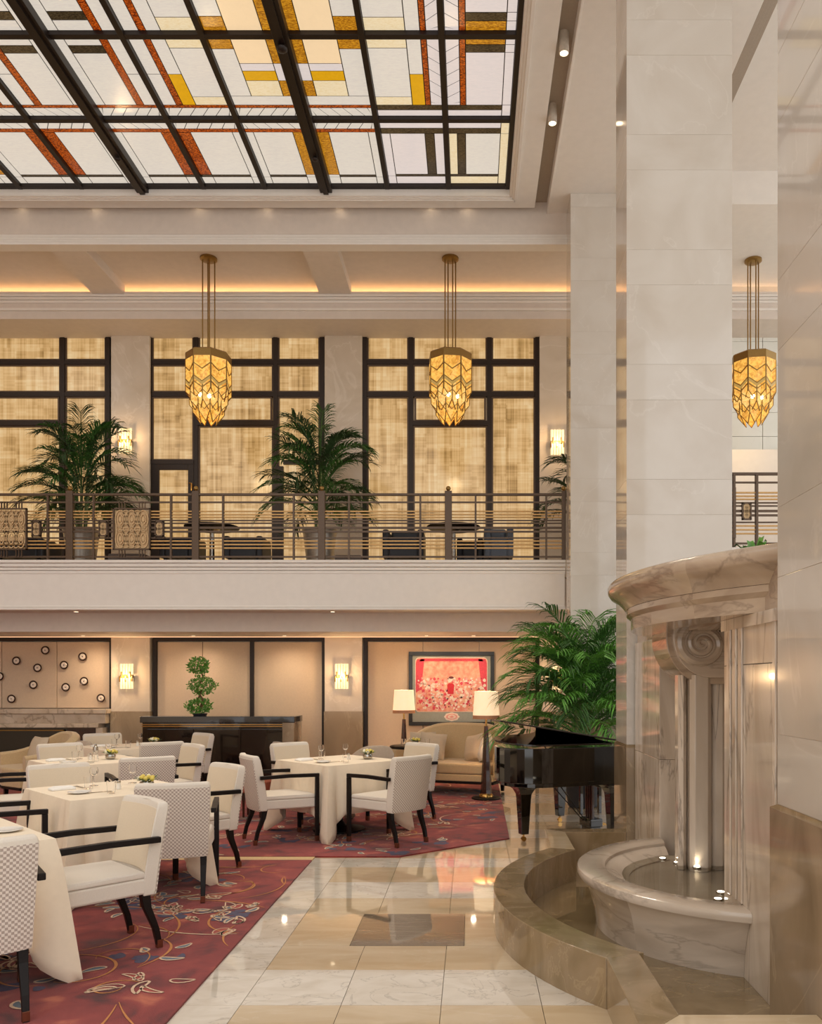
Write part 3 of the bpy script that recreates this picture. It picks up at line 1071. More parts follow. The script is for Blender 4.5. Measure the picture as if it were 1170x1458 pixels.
# ============================================================ RAILING
def rail_span(root, X0, X1, Yr, zb_, bars_mat=True):
    s = FPX / YF
    def zz(y): return EYE + (973 - y) / s
    bars = [(703, 1.6, 'b'), (714, 1.1, 'b'), (727, .9, 'g'), (731.5, .9, 'g'), (735.5, .9, 'g'), (740, .9, 'b'), (744, .9, 'b'), (750.5, 1.5, 'b'), (756, 1.3, 'b'), (765, .9, 'b'), (769.5, .9, 'g'), (774.5, .9, 'g'), (779.5, .9, 'g'), (792, 1.2, 'b')]
    for y, h, k in bars:
        hh = h / s
        box('rail_bar' if y > 704 else 'handrail', M['bronze'] if k == 'b' else M['gold_bar'], X0, X1, Yr - (.012 if y > 704 else .025), Yr + (.012 if y > 704 else .025), zb_ + (zz(y) - hh) - ZB, zb_ + (zz(y) + hh) - ZB, root, .003 if y < 704 else 0)


def lattice(root, X0, X1, z0, z1, Yr, nx, nz):
    t = .018
    mb = MB().box(X0, X1, Yr - .02, Yr + .02, z0, z0 + t).box(X0, X1, Yr - .02, Yr + .02, z1 - t, z1).box(X0, X0 + t, Yr - .02, Yr + .02, z0, z1).box(X1 - t, X1, Yr - .02, Yr + .02, z0, z1)
    fr = mb.build('panel_border', M['bronze'], root)
    mb = MB()
    W, H = (X1 - X0 - 2 * t) / nx, (z1 - z0 - 2 * t) / nz

    def ring(cx, cz, rx, rz, w=.008, a0=0, a1=2 * PI, n=16):
        vs = []
        for i in range(n + 1):
            a = a0 + (a1 - a0) * i / n
            for q in (-w, w):
                for yy in (-.008, .008):
                    vs.append((cx + (rx + q) * math.cos(a), Yr + yy, cz + (rz + q) * math.sin(a)))
        fs = []
        for i in range(n):
            o = 4 * i
            fs += [(o, o + 4, o + 6, o + 2), (o + 1, o + 3, o + 7, o + 5), (o, o + 1, o + 5, o + 4), (o + 2, o + 6, o + 7, o + 3)]
        mb.add(vs, fs)
    for i in range(nx):
        for j in range(nz):
            cx, cz = X0 + t + W * (i + .5), z0 + t + H * (j + .5)
            ring(cx, cz, W * .42, H * .46)
            ring(cx, cz, W * .22, H * .26)
            ring(cx, cz, W * .07, H * .09, .012)
            if j + 1 < nz or nz == 1:
                ring(cx, cz + H * .5, W * .3, H * .14, .007)
            if i + 1 < nx:
                ring(cx + W * .5, cz, W * .16, H * .2, .008)
                ring(cx + W * .5, cz + H * .35, W * .24, H * .1, .007)
                ring(cx + W * .5, cz - H * .35, W * .24, H * .1, .007)
    o = mb.build('filigree', M['filigree'], root)
    return o


def backplate(root, X0, X1, z0, z1, Yr):
    box('filigree_backing', M['filigree'], X0, X1, Yr + .012, Yr + .018, z0, z1, root)


XR = lambda x: px(x, 0, YF)[0]
ZR = lambda y: px(0, y, YF)[1]
rail = thing('balcony_railing', 'bronze balcony railing with brass bars running along the upper gallery', 'railing')
rail_span(rail, XR(-120), XR(803), YF + .06, ZB)
for x in (97, 277, 457, 638, 803):
    w = .052 if x != 803 else .03
    X = XR(x)
    p = box('rail_post', M['bronze'], X - w, X + w, YF + .02, YF + .10, ZB, ZR(698), rail, .006)
    MB().lathe([(.028, ZR(698)), (.02, ZR(697)), (.034, ZR(695.5)), (.036, ZR(693.5)), (.026, ZR(691.5)), (.006, ZR(690.6))], X, YF + .06, 12).build('ball_finial', M['brass'], p, smooth=True)
for x in (-55, 65.5, 131, 241.6, 316, 417, 496, 598, 677, 778):
    X = XR(x)
    box('baluster', M['bronze'], X - .014, X + .014, YF + .04, YF + .08, ZB, ZR(703), rail)
for a, b in ((-8, 37), (160, 213)):
    lattice(rail, XR(a), XR(b), ZR(782.5), ZR(723), YF + .03, 3, 2)
    if a > 0:
        backplate(rail, XR(a) + .018, XR(b) - .018, ZR(780), ZR(726), YF + .03)
    else:
        backplate(rail, XR(a) + .018, XR(b) - .018, ZR(753), ZR(726), YF + .03)
    for q in (a + 8, a + 12, a + 16, b - 16, b - 12, b - 8):
        box('picket', M['bronze'], XR(q) - .006, XR(q) + .006, YF + .03, YF + .05, ZR(723), ZR(714), rail)
        box('picket', M['bronze'], XR(q) - .006, XR(q) + .006, YF + .03, YF + .05, ZR(792), ZR(782), rail)
for a in (44, 139.5, 219.5):
    lattice(rail, XR(a), XR(a + 12.5), ZR(763.5), ZR(742), YF + .03, 1, 2)
    if a < 200:
        backplate(rail, XR(a), XR(a + 12.5), ZR(763.5), ZR(742), YF + .03)
    for q in (a, a + 12.5):
        box('picket', M['bronze'], XR(q) - .007, XR(q) + .007, YF + .03, YF + .05, ZR(766), ZR(740), rail)

# right-hand gallery seen between the near columns
YG = 11.0
gal = sroot('gallery_front')
box('fascia', M['white'], 2.9, 8, YG, YG + .25, 2.69, ZB - .2, gal)
box('moulding', M['white'], 2.9, 8, YG - .03, YG + .25, ZB - .2, ZB - .03, gal, .01)
struct(box('gallery_floor', M['tile_beige'], 2.5, 8, YG + .25, YW, 2.9, ZB - .05))
struct(box('parapet', M['white'], 2.5, 8, 13.6, 13.9, ZB - .05, px(0, 640, 13.6)[1]))
rail2 = thing('gallery_railing', 'bronze gallery railing behind the fountain seen between the two near columns', 'railing')
rail_span(rail2, 3.0, 6.0, YG + .06, ZB - .02)
for x in (1046.5, 1079, 1130):
    X = px(x, 0, YG)[0]
    box('baluster', M['bronze'], X - .015, X + .015, YG + .03, YG + .09, ZB - .03, ZB + .97, rail2)
Xa = px(1057, 0, YG)[0]
lattice(rail2, Xa, Xa + .125, ZB + .34, ZB + .57, YG + .03, 1, 2)
backplate(rail2, Xa, Xa + .125, ZB + .34, ZB + .57, YG + .03)
box('panel_post', M['bronze'], px(1045, 0, YG)[0] - .01, px(1048, 0, YG)[0], YG + .01, YG + .03, ZB + .1, ZB + .77, rail2)


# ============================================================ PENDANT LAMPS
def pendant():
    t = thing('pendant_lamp', '', 'pendant lamp', (0, 0, 8.2), 0, 'art deco pendant lamps')
    zc_top, zc_bot = -1.50, -1.63
    MB().lathe([(.13, 0), (.13, -.03), (.10, -.045)], n=20).build('ceiling_rose', M['brass'], t, smooth=True)
    for dx, dy in ((-.085, -.03), (-.03, .06), (.03, -.06), (.085, .03)):
        MB().tube([(dx, dy, -.04), (dx, dy, zc_top)], .010, 8).build('rod', M['brass'], t, smooth=True)

    def octo(r, rot=PI / 8): return [(r * math.cos(rot + PI / 4 * i), r * math.sin(rot + PI / 4 * i)) for i in range(8)]
    mb = MB()
    mb.rings([[(x, y, zc_bot) for x, y in octo(.345)], [(x, y, zc_top - .02) for x, y in octo(.345)], [(x, y, zc_top) for x, y in octo(.32)]])
    mb.build('cap', M['brass'], t)
    # facet tiers: radius, top, bottom shoulder, tip
    for ri, (r, z0, z1, z2, mat, rot) in enumerate(((.318, zc_bot, -2.12, -2.27, 'glow_amber', 0), (.285, -2.02, -2.28, -2.43, 'glow_amber_soft', PI / 8), (.225, -2.2, -2.42, -2.57, 'glow_amber', 0))):
        for k in range(8):
            a = PI / 4 * k + rot
            hw = r * math.tan(PI / 8) * .96
            ca, sa = math.cos(a), math.sin(a)
            slope = .0 if ri == 0 else .12

            def Pt(u, z, off=0):
                rr = r + off - (max(0, (z1 - z)) * .55) - slope * (z0 - z) * .3
                return (rr * ca - u * sa, rr * sa + u * ca, z)
            mb = MB()
            ring0 = [Pt(-hw, z0), Pt(hw, z0), Pt(hw, z1), Pt(0, z2), Pt(-hw, z1)]
            ring1 = [Pt(-hw, z0, -.006), Pt(hw, z0, -.006), Pt(hw, z1, -.006), Pt(0, z2, -.006), Pt(-hw, z1, -.006)]
            mb.rings([ring0, ring1])
            gp = mb.build('glass_petal', M[mat], t)
            # brass edging and chevrons
            mb = MB()

            def strip(p, q, w=.010):
                (u0, za), (u1, zb2) = p, q
                mb.rings([[Pt(u0, za - w, .004), Pt(u0, za + w, .004), Pt(u0, za + w, -.009), Pt(u0, za - w, -.009)], [Pt(u1, zb2 - w, .004), Pt(u1, zb2 + w, .004), Pt(u1, zb2 + w, -.009), Pt(u1, zb2 - w, -.009)]])
            strip((-hw, z1), (0, z2))
            strip((0, z2), (hw, z1))
            for u in (-hw, hw):
                w = .006
                mb.rings([[Pt(u - w, z0, .004), Pt(u + w, z0, .004), Pt(u + w, z0, -.008), Pt(u - w, z0, -.008)], [Pt(u - w, z1, .004), Pt(u + w, z1, .004), Pt(u + w, z1, -.008), Pt(u - w, z1, -.008)]])
            if ri == 0:
                for zc in (-1.74, -1.93, -2.02):
                    strip((-hw, zc), (0, zc - .09), .008)
                    strip((0, zc - .09), (hw, zc), .008)
            else:
                zc = z0 - .12
                strip((-hw, zc), (0, zc - .09), .006)
                strip((0, zc - .09), (hw, zc), .006)
            mb.build('chevron_tracery', M['brass'], t)
            if ri == 0:
                mb = MB()
                mb.rings([[Pt(-hw * .95, -1.935, .002), Pt(0, -2.025, .002), Pt(hw * .95, -1.935, .002), Pt(hw * .95, -1.985, .002), Pt(0, -2.075, .002), Pt(-hw * .95, -1.985, .002)],
                          [Pt(-hw * .95, -1.935, -.001), Pt(0, -2.025, -.001), Pt(hw * .95, -1.935, -.001), Pt(hw * .95, -1.985, -.001), Pt(0, -2.075, -.001), Pt(-hw * .95, -1.985, -.001)]])
                mb.build('etched_band', M['glow_mesh'], t)
    for q, (bx, by, bz) in enumerate(((.27, -.12, -1.95), (-.06, -.30, -2.2), (.10, -.29, -2.22), (-.25, -.2, -1.78))):
        MB().ball((bx * .8, by * .8, bz), .035, 10, 6).build('bulb', M['glow_bulb_lamp'], t, smooth=True)
    point('lamp_light', (0, 0, -2.75), 8, (1, .70, .34), .15, t)
    return t


pl = pendant()
pl.location = (px(297, 0, 12.86)[0], 12.86, 8.2)
pl['label'] = 'amber glass pendant lamp hanging left, before the second window bay'
dup(pl, (px(641, 0, 12.86)[0], 12.86, 8.2), .12, 'amber glass pendant lamp hanging in the middle, before the third window bay', 'art deco pendant lamps')
dup(pl, (px(1072, 0, 12.9)[0], 12.9, 8.19), -.15, 'amber glass pendant lamp at right, between the two near columns', 'art deco pendant lamps')


# ============================================================ SCONCES
def sconce():
    t = thing('wall_sconce', '', 'wall lamp', (0, 0, 0), 0, 'crystal wall lamps')
    box('backplate', M['brass'], -.10, .10, -.012, 0, -.20, .20, t, .004)
    for k in range(5):
        x = -.096 + .048 * k
        for (z0, z1) in ((.03, .215), (-.215, -.03)):
            MB().tube([(x, -.05, z0), (x, -.05, z1)], .021, 8).build('crystal_rod', M['glow_crystal'], t, smooth=True)
    for x, z in ((-.08, .03), (.06, .03), (-.11, -.045), (-.01, -.045), (.10, -.04)):
        box('clip', M['brass'], x - .012, x + .012, -.085, -.0, z - .05, z + .05, t, .003)
    point('lamp_light', (0, -.16, 0), 10, (1, .66, .34), .05, t)
    return t


sc = sconce()
SC = [(182, 963, 'crystal wall lamp on the pilaster right of the round wall dishes'),
      (487, 963, 'crystal wall lamp on the pilaster left of the pink picture'),
      (795, 966, 'crystal wall lamp half hidden by the palm behind the piano'),
      (180, 629, 'upper crystal wall lamp beside the left balcony palm'),
      (793, 631, 'upper crystal wall lamp by the column at the balcony end')]
for i, (x, y, lb) in enumerate(SC):
    X, Z = px(x, y, YP)
    if i == 0:
        sc.location = (X, YP, Z)
        sc['label'] = lb
    else:
        dup(sc, (X, YP, Z), 0, lb, 'crystal wall lamps')

# ============================================================ ROUND WALL DISHES
dish_px = [(66, 926), (25, 941), (55, 951), (1, 963), (49, 975), (18, 995), (119, 935), (92.5, 947), (121, 970), (95, 978.5), (145, 994)]
where = ['highest dark dish with ring centre, left panel', 'dark dish at upper left of the left panel', 'dark dish right of middle in the left panel', 'dark dish cut by the left picture edge', 'dark dish low right in the left panel', 'lowest dark dish in the left panel', 'highest dark dish in the right panel', 'upper left dark dish in the right panel', 'dark dish at mid right of the right panel', 'lower left dark dish in the right panel', 'lowest dark dish, by the wall lamp']
first = None
for (x, y), lb in zip(dish_px, where):
    X, Z = px(x, y, YW)
    if first is None:
        t = thing('wall_dish', lb, 'wall ornament', (X, YW + .01, Z), 0, 'round dishes on the panelled wall')

        def disc(prof, name, mat):
            mb = MB().lathe(prof, n=24)
            mb.v = [(a, -c, b) for a, b, c in mb.v]
            mb.f = [tuple(reversed(f)) for f in mb.f]
            return mb.build(name, mat, t, smooth=True)
        disc([(.03, 0), (.055, .03), (.076, .05), (.074, .055), (.05, .035), (.03, .03)], 'dish', M['disc_dark'])
        disc([(.012, .03), (.046, .03), (.050, .052), (.038, .062), (.012, .056)], 'pearl_centre', M['pearl'])
        disc([(.009, .03), (.009, .062), (.004, .064)], 'stud', M['disc_dark'])
        first = t
    else:
        dup(first, (X, YW + .01, Z), 0, lb, 'round dishes on the panelled wall')

# ============================================================ PICTURE
X0, Z1 = px(582, 928, YW)
X1, Z0 = px(703.5, 1033, YW)
pic = thing('framed_picture', 'large framed pink and orange crowd print on the wall behind the sofa', 'picture', (0, YW + .01, 0))
fw = .065
mb = MB().box(X0, X1, -.05, 0, Z1 - fw, Z1).box(X0, X1, -.05, 0, Z0, Z0 + fw).box(X0, X0 + fw, -.05, 0, Z0 + fw, Z1 - fw).box(X1 - fw, X1, -.05, 0, Z0 + fw, Z1 - fw)
mb.build('frame', M['picture_frame'], pic, .004)
box('mount', M['mat_board'], X0 + fw, X1 - fw, -.02, -.005, Z0 + fw, Z1 - fw, pic)


def rrect(x0, x1, z0, z1, r, n=5):
    pts = []
    for cx_, cz_, a0 in ((x1 - r, z0 + r, -PI / 2), (x1 - r, z1 - r, 0), (x0 + r, z1 - r, PI / 2), (x0 + r, z0 + r, PI)):
        for i in range(n + 1):
            a = a0 + PI / 2 * i / n
            pts.append((cx_ + r * math.cos(a), cz_ + r * math.sin(a)))
    return pts


pX0, pZ1 = px(592, 937, YW)
pX1, pZ0 = px(693, 1013, YW)
MB().prism_xz(rrect(pX0 - .012, pX1 + .012, pZ0 - .012, pZ1 + .012, .07), -.023, -.02).build('print_edge', M['ink_cream'], pic)
MB().prism_xz(rrect(pX0, pX1, pZ0, pZ1, .06), -.026, -.023).build('print', M['print'], pic)
W_, H_ = pX1 - pX0, pZ1 - pZ0
mb = MB()
for s in (0, 1):
    pts = [(.0, .35), (.05, .4), (.09, .6), (.12, .98), (.02, .98), (0, .9)]
    q = [((u if s == 0 else 1 - u) * W_ + pX0, v * H_ + pZ0) for u, v in pts]
    if s:
        q.reverse()
    mb.prism_xz(q, -.0275, -.026)
mb.prism_xz([(pX0 + .05 * W_, pZ0 + .94 * H_), (pX0 + .95 * W_, pZ0 + .94 * H_), (pX0 + .93 * W_, pZ0 + .99 * H_), (pX0 + .07 * W_, pZ0 + .99 * H_)], -.0275, -.026)
o = mb.build('printed_curtain', M['ink_pink'], pic)
rr = random.Random(3)
mbs = {k: MB() for k in ('ink_pink', 'ink_rose', 'ink_cream', 'ink_dark')}
for i in range(520):
    u, v = rr.uniform(.02, .98), rr.uniform(.02, 1) ** 1.1 * .6 + .02
    k = rr.choices(['ink_pink', 'ink_rose', 'ink_cream', 'ink_dark'], [.25, .25, .42, .08])[0]
    r_ = rr.uniform(.010, .030) * (.55 if k == 'ink_dark' else 1)
    cx_, cz_ = pX0 + u * W_, pZ0 + v * H_
    if not (pX0 + .03 < cx_ < pX1 - .03 and pZ0 + .03 < cz_):
        continue
    d = -.028 - .0001 * (i % 12)
    mbs[k].add([(cx_ + r_ * math.cos(a * PI / 4), d, cz_ + r_ * rr.uniform(.7, 1.3) * math.sin(a * PI / 4)) for a in range(8)], [tuple(range(8))])
for k, mb in mbs.items():
    o = mb.build('printed_crowd', M[k], pic)
    o['kind'] = 'stuff'
cxp = pX0 + .49 * W_
mb = MB().prism_xz([(cxp - .05, pZ0 + .33 * H_), (cxp + .05, pZ0 + .33 * H_), (cxp + .065, pZ0 + .5 * H_), (cxp + .03, pZ0 + .53 * H_), (cxp - .03, pZ0 + .53 * H_), (cxp - .06, pZ0 + .5 * H_)], -.031, -.030)
mb.build('printed_dress', M['ink_red'], pic)
MB().prism_xz([(cxp + .032 * math.cos(a * PI / 6), pZ0 + .595 * H_ + .04 * math.sin(a * PI / 6)) for a in range(12)], -.031, -.030).build('printed_face', M['ink_cream'], pic)
MB().prism_xz([(cxp + .01 + .045 * math.cos(a * PI / 6), pZ0 + .635 * H_ + .022 * math.sin(a * PI / 6)) for a in range(12)], -.0325, -.0312).build('printed_hair', M['ink_dark'], pic)
ex, ez = px(643, 1020.5, YW)
mb = MB()
for rx, rz, d in ((.13, .075, 0), (.10, .05, 1), (.07, .035, 2), (.035, .02, 3)):
    n = 32
    pts = [(ex + rx * (1 + (.06 * math.cos(8 * 2 * PI * i / n) if d == 0 else 0)) * math.cos(2 * PI * i / n), ez + rz * (1 + (.06 * math.cos(8 * 2 * PI * i / n) if d == 0 else 0)) * math.sin(2 * PI * i / n)) for i in range(n)]
    MB().prism_xz(pts, -.0215 - .0015 * d, -.020 - .0015 * d).build('printed_cartouche', M['ink_cream'] if d % 2 == 0 else M['ink_rose'], pic)


# ============================================================ FOUNTAIN
EPS = .0


def arc(cx_, cy_, r, xlim, n=40, ylim=None):
    """points of the circle with x<=xlim, from near (small y) to far"""
    h = math.sqrt(max(r * r - (cx_ - xlim) ** 2, 0))
    a = math.asin(min(1, h / r))
    return [(cx_ - r * math.cos(-a + 2 * a * i / n), cy_ + r * math.sin(-a + 2 * a * i / n)) for i in range(n + 1)]


XF = 1.48
YC = 5.44
pool = thing('fountain_kerb', 'low brown marble kerb and pool curving round the fountain', 'fountain kerb')
# kerb: plan polygon
kh = .255
oc = (2.22, 5.43, 2.07)
ic = (2.22 + .02, 5.43, 1.885)


def arc_y(c, y0, y1, n=36):
    out = []
    for i in range(n + 1):
        yy = y0 + (y1 - y0) * i / n
        out.append((c[0] - math.sqrt(c[2] ** 2 - (yy - c[1]) ** 2), yy))
    return out


outer = arc_y(oc, 4.065, 6.79)
inner = arc_y(ic, 4.14, 6.71)


def strip_solid(A, B, z0, z1, name, mat, parent, bevel=.004):
    n = len(A)
    vs = []
    for (ax, ay), (bx, by) in zip(A, B):
        vs += [(ax, ay, z0), (bx, by, z0), (bx, by, z1), (ax, ay, z1)]
    fs = []
    for i in range(n - 1):
        o = 4 * i
        for k in range(4):
            fs.append((o + k, o + (k + 1) % 4, o + 4 + (k + 1) % 4, o + 4 + k))
    fs.append((3, 2, 1, 0))
    o = 4 * (n - 1)
    fs.append((o, o + 1, o + 2, o + 3))
    fs = [tuple(reversed(f)) for f in fs]
    mb = MB().add(vs, fs)
    return mb.build(name, mat, parent, bevel, smooth=True)


segs = 3
for s in range(segs):
    i0, i1 = s * 12, (s + 1) * 12
    strip_solid(outer[i0:i1 + 1], inner[i0:i1 + 1], -.02, kh, 'kerb_stone', M['curb_stone'], pool, .003)
MB().prism([(.665, 3.17), (.845, 3.367), (.84, 4.139), (.667, 4.064)], -.02, kh).build('kerb_stone', M['curb_stone'], pool, .003)
MB().prism([(.666, 3.169), (1.405, 3.169), (1.405, 3.366), (.846, 3.366)], -.02, kh).build('kerb_stone', M['tile_beige'], pool, .003)
MB().prism([(.66, 6.791), (.845, 6.711), (.857, 7.49), (.69, 7.68)], -.02, kh).build('kerb_stone', M['tile_beige'], pool, .003)
MB().prism([(.858, 7.491), (1.404, 7.491), (1.404, 7.68), (.692, 7.681)], -.02, kh).build('kerb_stone', M['curb_stone'], pool, .003)
bed = [(x, y) for x, y in inner]
bed = [(.85, 3.37), (1.403, 3.37), (1.403, 3.91), (XF - .002, 3.91), (XF - .002, 7.485), (.86, 7.485)] + list(reversed(bed))
MB().prism(bed, 0.001, .008).build('pool_bed', M['pool_stone'], pool)

ft = thing('marble_fountain', 'tall veined marble fountain with round basin, scroll brackets and curved cornice', 'fountain')
BW = 1.80   # back wall of niche
# niche back wall and piers
box('back_panel', M['white_marble'], BW, 2.3, 3.915, 6.02, 0, 1.96, ft)
box('back_panel', M['white_marble'], BW, 2.3, 6.022, 7.47, 0, 1.96, ft)
for (y0, y1, z0, z1) in ((3.915, 4.84, 0, 1.70), (3.915, 4.84, 1.702, 1.96), (6.5, 7.46, 0, 1.0), (6.5, 7.46, 1.002, 1.96)):
    box('pier', M['white_marble'], XF, BW, y0, y1, z0, z1, ft, .003)
for y0 in (3.93, 4.0):
    box('pier_fillet', M['white_marble'], XF - .012, XF, y0, y0 + .04, 0, 1.95, ft, .004)
for y0 in (4.50, 4.60, 4.70):
    box('pier_fillet', M['white_marble'], XF - .012, XF, y0, y0 + .06, .40, 1.95, ft, .004)
# fluted shafts (two groups) and scroll consoles
for yc_ in (5.98, 5.12):
    yy0 = yc_ - .20
    dx_ = 0 if yc_ > 5.5 else .15
    for k, (xa, xb, ya, yb, mt) in enumerate(() if yc_ < 5.5 else ((1.46, 1.52, yy0 + .03, yy0 + .15, 0), (1.53, 1.68, yy0 - .02, yy0 + .13, 1), (1.69, 1.795, yy0 + .03, yy0 + .15, 0))):
        c = .03
        MB().prism([(xa + c, ya), (xb - c, ya), (xb, ya + c), (xb, yb), (xa, yb), (xa, ya + c)], .29, 1.66).build('shaft', M['white_marble'], ft, .004)
    # console scroll
    cx_, cz_ = (1.59, 1.80) if yc_ > 5.5 else (1.62, 1.80)
    y0, y1 = yc_ - .23, yc_ + .26
    sx, sz = 1.60, 1.905
    # big volute body: quarter-round bracket
    for a_, b_, Rr, name, mt in () if yc_ < 5.5 else ((y0 + .03, y1, .33, 'console', 'cornice_marble'), (y0 - .01, y0 + .03, .285, 'console_band', 'basin_marble')):
        pts = []
        for i in range(19):
            a = PI * .92 + (PI * 1.5 - PI * .92) * i / 18
            pts.append((sx + .06 + Rr * math.cos(a) * .9, sz + .02 + Rr * math.sin(a)))
        pts += [(BW - .002, sz + .02 - Rr), (BW - .002, 1.958), (sx - .02, 1.958)]
        if pts[0][1] < 1.958:
            pts.append((sx + .06 - Rr * .9, 1.958))
        MB().prism_xz(pts, a_, b_).build(name, M[mt], ft, .006)
    if yc_ < 5.5:
        continue
    # sculpted scroll on its face
    pts = []
    rad = []
    for i in range(60):
        th = i / 59 * 2.6 * 2 * PI
        rr_ = .165 * (1 - i / 59) ** 1.15 + .012
        pts.append((sx + rr_ * math.cos(PI / 2 + th) * .95, y0 - .012 - .012 * (i / 59), sz - .03 + rr_ * math.sin(PI / 2 + th) * .9))
        rad.append(.026 * (1 - i / 59) + .012)
    MB().tube(pts, rad, 8).build('scroll', M['basin_marble'], ft, smooth=True)
    MB().prism_xz([(sx + .15 * math.cos(a * PI / 12), sz - .03 + .14 * math.sin(a * PI / 12)) for a in range(24)], y0 - .02, y0 - .01).build('scroll_disc', M['basin_marble'], ft, .004)
box('dark_panel', M['pool_stone'], BW - .012, BW, 5.15, 5.70, .29, 1.6, ft)


# basin: lathe arcs
def arc_band(c, prof, xlim, n, i0=0, i1=None, flat_end=True):
    """prof: list of (r, z) closed loop, clipped at x = xlim"""
    cols = []
    for r, z in prof:
        h = math.sqrt(r * r - (c[0] - xlim) ** 2)
        a = math.asin(h / r)
        cols.append([(c[0] - r * math.cos(-a + 2 * a * i / n), c[1] + r * math.sin(-a + 2 * a * i / n), z) for i in range(n + 1)])
    i1 = n if i1 is None else i1
    rings = [[col[i] for col in cols] for i in range(i0, i1 + 1)]
    return rings


bc = (1.853, YC, 1.142)
rim = [(1.142, .335), (1.15, .36), (1.142, .385), (1.12, .395), (.985, .395), (.96, .38), (.955, .335)]
body = [(1.02, .004), (1.035, .12), (1.07, .24), (1.11, .325), (1.118, .334), (.96, .334), (.95, .28), (.93, .004)]
N = 48
for a, b in ((0, 16), (16, 34), (34, 48)):
    MB().rings(arc_band(bc, rim, XF - .001, N, a, b)).build('rim_stone', M['basin_marble'], ft, smooth=True)
for a, b in ((0, 13), (13, 24), (24, 36), (36, 48)):
    MB().rings(arc_band(bc, body, XF - .001, N, a, b)).build('basin_stone', M['basin_marble'], ft, smooth=True)
cv = [(.956, .385), (.956, .30), (.80, .29), (.80, .292), (.88, .32), (.93, .36)]
MB().rings(arc_band(bc, [(.957, .28), (.957, .36), (.90, .345), (.84, .315), (.80, .295), (.80, .28)], XF - .001, N)).build('basin_cove', M['basin_marble'], ft, smooth=True)
fl = [(x, y) for x, y in arc(bc[0], bc[1], .957, XF, 40)]
fl = [(BW - .002, fl[0][1])] + [(BW - .002, fl[-1][1])] + list(reversed(fl))
MB().prism(fl, .26, .285).build('basin_floor', M['basin_marble'], ft)
# visible floor extends between piers
wpoly = [(x, y) for x, y in arc(bc[0], bc[1], .87, XF, 40)]
wpoly = [(BW - .003, 4.86), (BW - .003, 6.48)] + [(XF, 6.2)] + list(reversed(wpoly)) + [(XF, 4.86)] if False else [(BW - .003, wpoly[0][1])] + [(BW - .003, wpoly[-1][1])] + list(reversed(wpoly))
MB().add([(a_, b_, .318) for a_, b_ in wpoly], [tuple(range(len(wpoly)))]).build('water', M['water'], ft)
for i, (x, y, yy) in enumerate(((943, 1227, 6.04), (964, 1232, 5.90), (992, 1239.5, 5.75), (1022, 1287, 4.90), (1026, 1276, 5.06))):
    X = (x - 670) * yy / FPX
    lt = MB().lathe([(.030, .318), (.030, .328), (.022, .329)], X, yy, 16).build('light_ring', M['steel'], ft, smooth=True)
    MB().lathe([(.021, .3292), (.021, .3305)], X, yy, 16).build('light_lens', M['glow_pool'], lt)
    if i != 4:
        spot('uplight', (X, yy, .35), .8, (1, .85, .62), 110, ft, 1, .02, (PI, 0, 0))
# cornice
cc = (3.087, YC, 2.157)
cprof = [(1.965, 1.963), (2.0, 1.963), (2.0, 2.03), (2.03, 2.06), (2.05, 2.11), (2.10, 2.17), (2.135, 2.20), (2.157, 2.23), (2.16, 2.26), (2.145, 2.28), (2.0, 2.285), (1.7, 2.285), (1.7, 1.963)]
for a, b in ((0, 9), (9, 18), (18, 27), (27, 36), (36, 48)):
    for band in (0, 1):
        pr = [(1.72, 1.963), (2.0, 1.963), (2.0, 2.04), (2.03, 2.065), (2.03, 2.10), (1.72, 2.10)] if band == 0 else [(1.72, 2.1015), (2.035, 2.1015), (2.055, 2.13), (2.10, 2.175), (2.14, 2.195), (2.157, 2.22), (2.16, 2.25), (2.145, 2.275), (2.12, 2.285), (1.72, 2.285)]
        MB().rings(arc_band(cc, pr, XF + .02, N, a, b)).build('cornice_stone', M['cornice_marble'], ft, smooth=True)
box('cornice_core', M['cornice_marble'], XF + .02, 2.3, 3.82, 7.46, 1.963, 2.284, ft)
box('frieze', M['white_marble'], XF - .02, XF + .02, 3.82, 4.84, 1.90, 1.962, ft)


